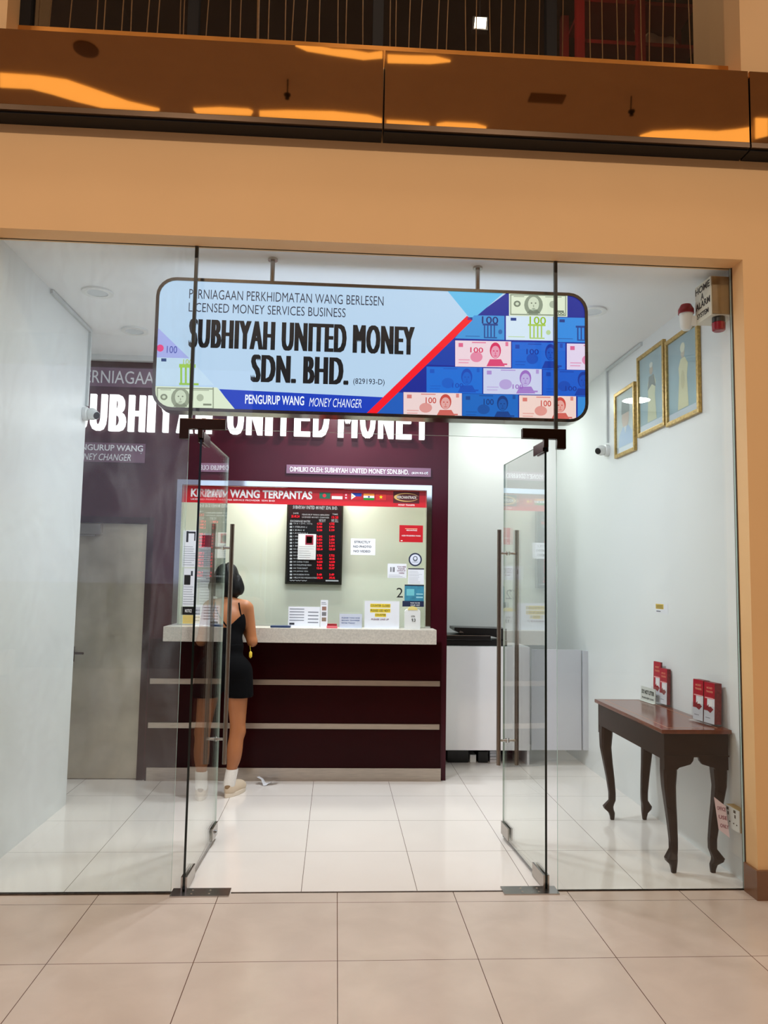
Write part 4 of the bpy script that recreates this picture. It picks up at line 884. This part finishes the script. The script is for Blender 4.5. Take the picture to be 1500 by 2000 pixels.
# ------------------------------------------------------------ receipt on the floor
b = MB()
gx = [(-.585,2.15,.06),(-.55,2.13,.045),(-.53,2.12,.004),(-.51,2.115,.003),(-.47,2.125,.03),(-.425,2.14,.042)]
vs = []
for i,(x,y,z) in enumerate(gx): vs += [(x,y-.025+.006*(i%2),z),(x+.012,y+.045,max(.003,z-.014)+.004)]
b.add(vs,[(2*i,2*i+1,2*i+3,2*i+2) for i in range(5)])
vs2 = [(x,y,z+.0015) for x,y,z in vs]; 
tag(b.build('crumpled_receipt', PAPER), 'crumpled white receipt on the floor in front of the counter', 'litter')

# ------------------------------------------------------------ the customer
def net(f, lo, hi, h):
    ax = [np.arange(lo[i], hi[i]+h, h) for i in range(3)]
    X, Y, Z = np.meshgrid(*ax, indexing='ij'); V = f(X,Y,Z); I = V < 0
    n = np.array(V.shape)-1; cnt = np.zeros(n); acc = np.zeros((*n,3))
    def sl(o, ext): return tuple(slice(o[i], o[i]+ext[i]) for i in range(3))
    for a in range(3):
        ext = np.array(V.shape); ext[a] -= 1; o1 = np.zeros(3,int); o1[a] = 1
        A, B = V[sl((0,0,0),ext)], V[sl(o1,ext)]; cr = (A < 0) != (B < 0); t = np.where(cr, A/np.where(A==B,1,A-B), 0)
        P = np.stack([X[sl((0,0,0),ext)],Y[sl((0,0,0),ext)],Z[sl((0,0,0),ext)]],-1); P[...,a] += t*h
        for d in range(4):
            o = [0,0,0]; b_ = [q for q in range(3) if q != a]; o[b_[0]] = d%2; o[b_[1]] = d//2
            s_ = sl(o, n); c = cr[s_]; cnt += c; acc += P[s_]*c[...,None]
    idx = -np.ones(n, int); msk = cnt > 0; idx[msk] = np.arange(msk.sum()); vs = acc[msk]/cnt[msk][:,None]; fs = []
    for a in range(3):
        b_ = [q for q in range(3) if q != a]; ext = np.array(V.shape); ext[a] -= 1; o1 = np.zeros(3,int); o1[a] = 1
        cr = I[sl((0,0,0),ext)] != I[sl(o1,ext)]
        for i in np.argwhere(cr):
            if i[b_[0]] < 1 or i[b_[1]] < 1 or i[b_[0]] >= n[b_[0]] or i[b_[1]] >= n[b_[1]]: continue
            q = []
            for d0,d1 in ((-1,-1),(0,-1),(0,0),(-1,0)):
                k = i.copy(); k[b_[0]] += d0; k[b_[1]] += d1; q.append(int(idx[tuple(k)]))
            if min(q) >= 0: fs.append(q)
    return vs, fs
def smin(a, b, k): t = np.clip(.5+.5*(b-a)/k,0,1); return b*(1-t)+a*t-k*t*(1-t)
def ellip(c, r):
    def f(X,Y,Z):
        x, y, z = (X-c[0])/r[0], (Y-c[1])/r[1], (Z-c[2])/r[2]; k0 = np.sqrt(x*x+y*y+z*z)
        k1 = np.sqrt((x/r[0])**2+(y/r[1])**2+(z/r[2])**2); return k0*(k0-1)/np.maximum(k1,1e-6)
    return f
def cap(a, b, ra, rb):
    a = np.array(a); b = np.array(b); d = b-a; dd = d@d
    def f(X,Y,Z):
        t = np.clip(((X-a[0])*d[0]+(Y-a[1])*d[1]+(Z-a[2])*d[2])/dd,0,1)
        return np.sqrt((X-a[0]-t*d[0])**2+(Y-a[1]-t*d[1])**2+(Z-a[2]-t*d[2])**2)-(ra+(rb-ra)*t)
    return f
def U(fs, k):
    def f(X,Y,Z):
        v = fs[0](X,Y,Z)
        for g in fs[1:]: v = smin(v, g(X,Y,Z), k)
        return v
    return f
BX = -.82
torso_up = [ellip((BX,1.825,1.09),(.125,.095,.14)), ellip((BX,1.865,1.27),(.138,.10,.15)), ellip((BX-.06,1.935,1.27),(.055,.05,.055)), ellip((BX+.06,1.935,1.27),(.055,.05,.055))]
pelvis = [ellip((BX,1.80,.93),(.172,.125,.13))]
thighs = [cap((BX+.095,1.81,.88),(-.705,1.80,.47),.092,.052), cap((BX-.095,1.80,.88),(-.96,1.765,.47),.092,.052)]
shanks = [cap((-.705,1.80,.47),(-.755,1.80,.09),.05,.034), cap((-.96,1.765,.47),(-.945,1.715,.09),.05,.034), ellip((-.722,1.785,.34),(.052,.055,.12)), ellip((-.956,1.735,.34),(.052,.055,.12))]
neckhead = [cap((BX,1.89,1.38),(BX-.02,1.925,1.50),.054,.047), ellip((BX-.022,1.945,1.605),(.073,.092,.108)), ellip((BX-.022,1.985,1.53),(.05,.05,.05)), cap((BX-.022,2.03,1.60),(BX-.022,2.048,1.572),.012,.014), ellip((BX-.097,1.945,1.595),(.012,.022,.032)), ellip((BX+.053,1.945,1.595),(.012,.022,.032)), ellip((BX-.022,2.022,1.545),(.024,.014,.010))]
should = [cap((BX-.125,1.88,1.385),(BX+.125,1.88,1.385),.05,.05), cap((BX,1.885,1.42),(BX+.13,1.88,1.39),.045,.04), cap((BX,1.885,1.42),(BX-.13,1.88,1.39),.045,.04)]
arms = []; fingers = []
for sd in (1,-1):
    S_, E_, W_ = (BX+.152*sd,1.885,1.375), (BX+.192*sd,1.885,1.125), (BX+.075*sd,1.985,1.295)
    arms += [cap(S_,E_,.043,.036), cap(E_,W_,.037,.024)]
    K = np.array((BX+.035*sd,2.045,1.33)); arms.append(cap(W_,tuple(K),.026,.03)); 
    for j, (L_, off) in enumerate(((.062,-.027),(.072,-.009),(.068,.009),(.052,.026))):
        p0 = K+np.array((.0,.012,off*.9+.006)); p1 = p0+np.array((-.018*sd,.55*L_,.12*L_)); p2 = p1+np.array((-.022*sd,.25*L_,-.2*L_))
        fingers += [cap(tuple(p0),tuple(p1),.0095,.009), cap(tuple(p1),tuple(p2),.009,.008)]
    p0 = np.array(W_)+np.array((-.005*sd,.02,.03)); p1 = p0+np.array((-.012*sd,.028,.022)); fingers += [cap(tuple(p0),tuple(p1),.011,.0095), cap(tuple(p1),tuple(p1+np.array((-.01*sd,.022,.002))),.0095,.008)]
feet = [cap((-.755,1.80,.06),(-.70,1.95,.035),.03,.025), cap((-.945,1.715,.06),(-.96,1.87,.035),.03,.025)]
core = U(pelvis+torso_up+thighs+shanks+should+neckhead+feet, .035)
armf = U(arms, .02)
def body(X,Y,Z):
    v = smin(core(X,Y,Z), armf(X,Y,Z), .018)
    for g in fingers: v = smin(v, g(X,Y,Z), .004)
    eye = np.minimum(ellip((BX-.05,2.04,1.607),(.014,.014,.009))(X,Y,Z), ellip((BX+.006,2.04,1.607),(.014,.014,.009))(X,Y,Z))
    return np.maximum(v, -eye)
per = thing('person', (BX,1.8,0), 'person with black bobbed hair in black strappy top and shorts at the counter', 'person')
def skinmesh(name, f, lo, hi, h, m, label=None):
    vs, fs = net(f, lo, hi, h); b = MB(); b.add(vs, fs); o = b.build(name, m, per, label=label)
    me = o.data; me.polygons.foreach_set('use_smooth', [True]*len(me.polygons))
    bm = bmesh.new(); bm.from_mesh(me)
    for _ in range(2): bmesh.ops.smooth_vert(bm, verts=bm.verts, factor=.4, use_axis_x=True, use_axis_y=True, use_axis_z=True)
    bm.to_mesh(me); bm.free(); return o
skinmesh('body', body, (-1.10,1.60,0.0), (-.54,2.16,1.74), .0066, SKIN)
tor = U(torso_up+pelvis, .04); hipf = U(pelvis+torso_up[:1]+[cap((BX+.1,1.81,.9),(-.70,1.805,.66),.10,.095), cap((BX-.1,1.80,.9),(-.955,1.79,.66),.10,.095)], .03)
def top(X,Y,Z):
    back = Y < 1.88; x = np.abs(X-BX)
    zt = np.where(back, 1.235+np.clip(x-.02,0,1)*1.0, 1.31-np.clip(.06-x,0,1)*.6)
    return np.maximum.reduce([tor(X,Y,Z)-.007, Z-zt, 1.09-Z])
skinmesh('camisole', top, (-1.02,1.68,1.06), (-.62,2.04,1.42), .0066, CLOTH)
skinmesh('shorts', lambda X,Y,Z: np.maximum.reduce([hipf(X,Y,Z)-.01, Z-1.115, .722-Z]), (-1.10,1.62,.69), (-.55,2.0,1.14), .008, CLOTH)
hx = BX-.022
def hair(X,Y,Z):
    skull = ellip((hx,1.93,1.615),(.094,.110,.108))(X,Y,Z)
    bob = ellip((hx,1.905,1.545),(.135,.095,.092))(X,Y,Z); low = ellip((hx+.01,1.90,1.51),(.12,.075,.06))(X,Y,Z)
    v = smin(smin(skull,bob,.05),low,.04)
    v = v+.004*np.sin(70*X+25*Z)*np.sin(55*Y+9*Z)+.003*np.sin(140*X+12*Z)
    face = np.maximum.reduce([1.985-Y, Z-1.665, np.abs(X-hx)-.064-np.clip(Z-1.6,-1,0)*.0])
    return np.maximum(v, -face)
skinmesh('hair', hair, (-1.03,1.76,1.42), (-.66,2.08,1.74), .0066, HAIR)
def surf(x, z):
    for y in np.arange(1.62,2.1,.002):
        if body(np.array([x]),np.array([y]),np.array([z]))[0] < 0: return y-.002
    return 1.88
for pts in ([(BX+.115,1.30),(BX+.105,1.34),(BX+.095,1.38),(BX+.088,1.415)],[(BX+.01,1.245),(BX-.025,1.29),(BX-.06,1.335),(BX-.085,1.38),(BX-.09,1.415)],[(BX-.115,1.30),(BX-.105,1.34),(BX-.095,1.38),(BX-.088,1.415)]):
    q = [(x,surf(x,z),z) for x,z in pts]; q.append((q[-1][0],q[-1][1]+.035,q[-1][2]+.008))
    b = MB(); b.tube(q,.0055,n=8); b.build('strap', CLOTH, per, smooth=True)
b = MB(); b.lathe([(.004,0),(.012,.01),(.012,.04),(.005,.05)],(-.628,1.79,1.01)); b.tube([(-.628,1.79,1.055),(-.634,1.79,1.10)],.002,n=5); b.build('yellow_charm', mat('yellow_plastic',(226,196,60),.4), per, smooth=True, label='yellow charm at the hip')
for (hx_,hy_),ang in (((-.768,1.755),-22),((-.942,1.668),6)):
    a = math.radians(ang); dx, dy = -math.sin(a), math.cos(a); sx_, sy_ = dy, -dx
    def loc(f):
        return lambda X,Y,Z: f((X-hx_)*sx_+(Y-hy_)*sy_, (X-hx_)*dx+(Y-hy_)*dy, Z)
    up = U([ellip((0,.05,.055),(.038,.052,.062)), ellip((0,.13,.05),(.04,.09,.05)), ellip((0,.2,.04),(.045,.062,.042))], .03)
    skinmesh('shoe_upper', loc(lambda X,Y,Z: np.maximum.reduce([up(X,Y,Z), .026-Z, Z-.098])), (hx_-.14,hy_-.04,.01), (hx_+.18,hy_+.3,.12), .006, SHOE)
    out = []
    for tt in np.linspace(0,2*math.pi,28,endpoint=False):
        yv = .128-.138*math.cos(tt); wv = (.04+.012*max(0,min(1,(yv-.02)/.18)))*math.sin(tt); out.append((hx_+wv*sx_+yv*dx, hy_+wv*sy_+yv*dy))
    b = MB(); b.prism(out, Plane((0,0,0),(1,0,0),(0,1,0)), .0005, .03); b.build('shoe_sole', SOLE, per, bevel=.005)
    skinmesh('heel_patch', loc(lambda X,Y,Z: np.maximum.reduce([up(X,Y,Z)-.003, np.sqrt((X/.026)**2+((Z-.1)/.04)**2)*.03-.03, Y-.03, Z-.1])), (hx_-.1,hy_-.05,.03), (hx_+.1,hy_+.12,.12), .005, TAN)
for k, (c0,c1) in enumerate((((-.72,1.80,.3),(-.755,1.80,.09)),((-.957,1.75,.3),(-.945,1.715,.09)))):
    g = cap(c0,c1,.046,.044); skinmesh('sock', lambda X,Y,Z,g=g: np.maximum.reduce([g(X,Y,Z), Z-.2, .052-Z]), (c1[0]-.08,c1[1]-.08,.04), (c1[0]+.1,c1[1]+.1,.22), .006, SOCK)
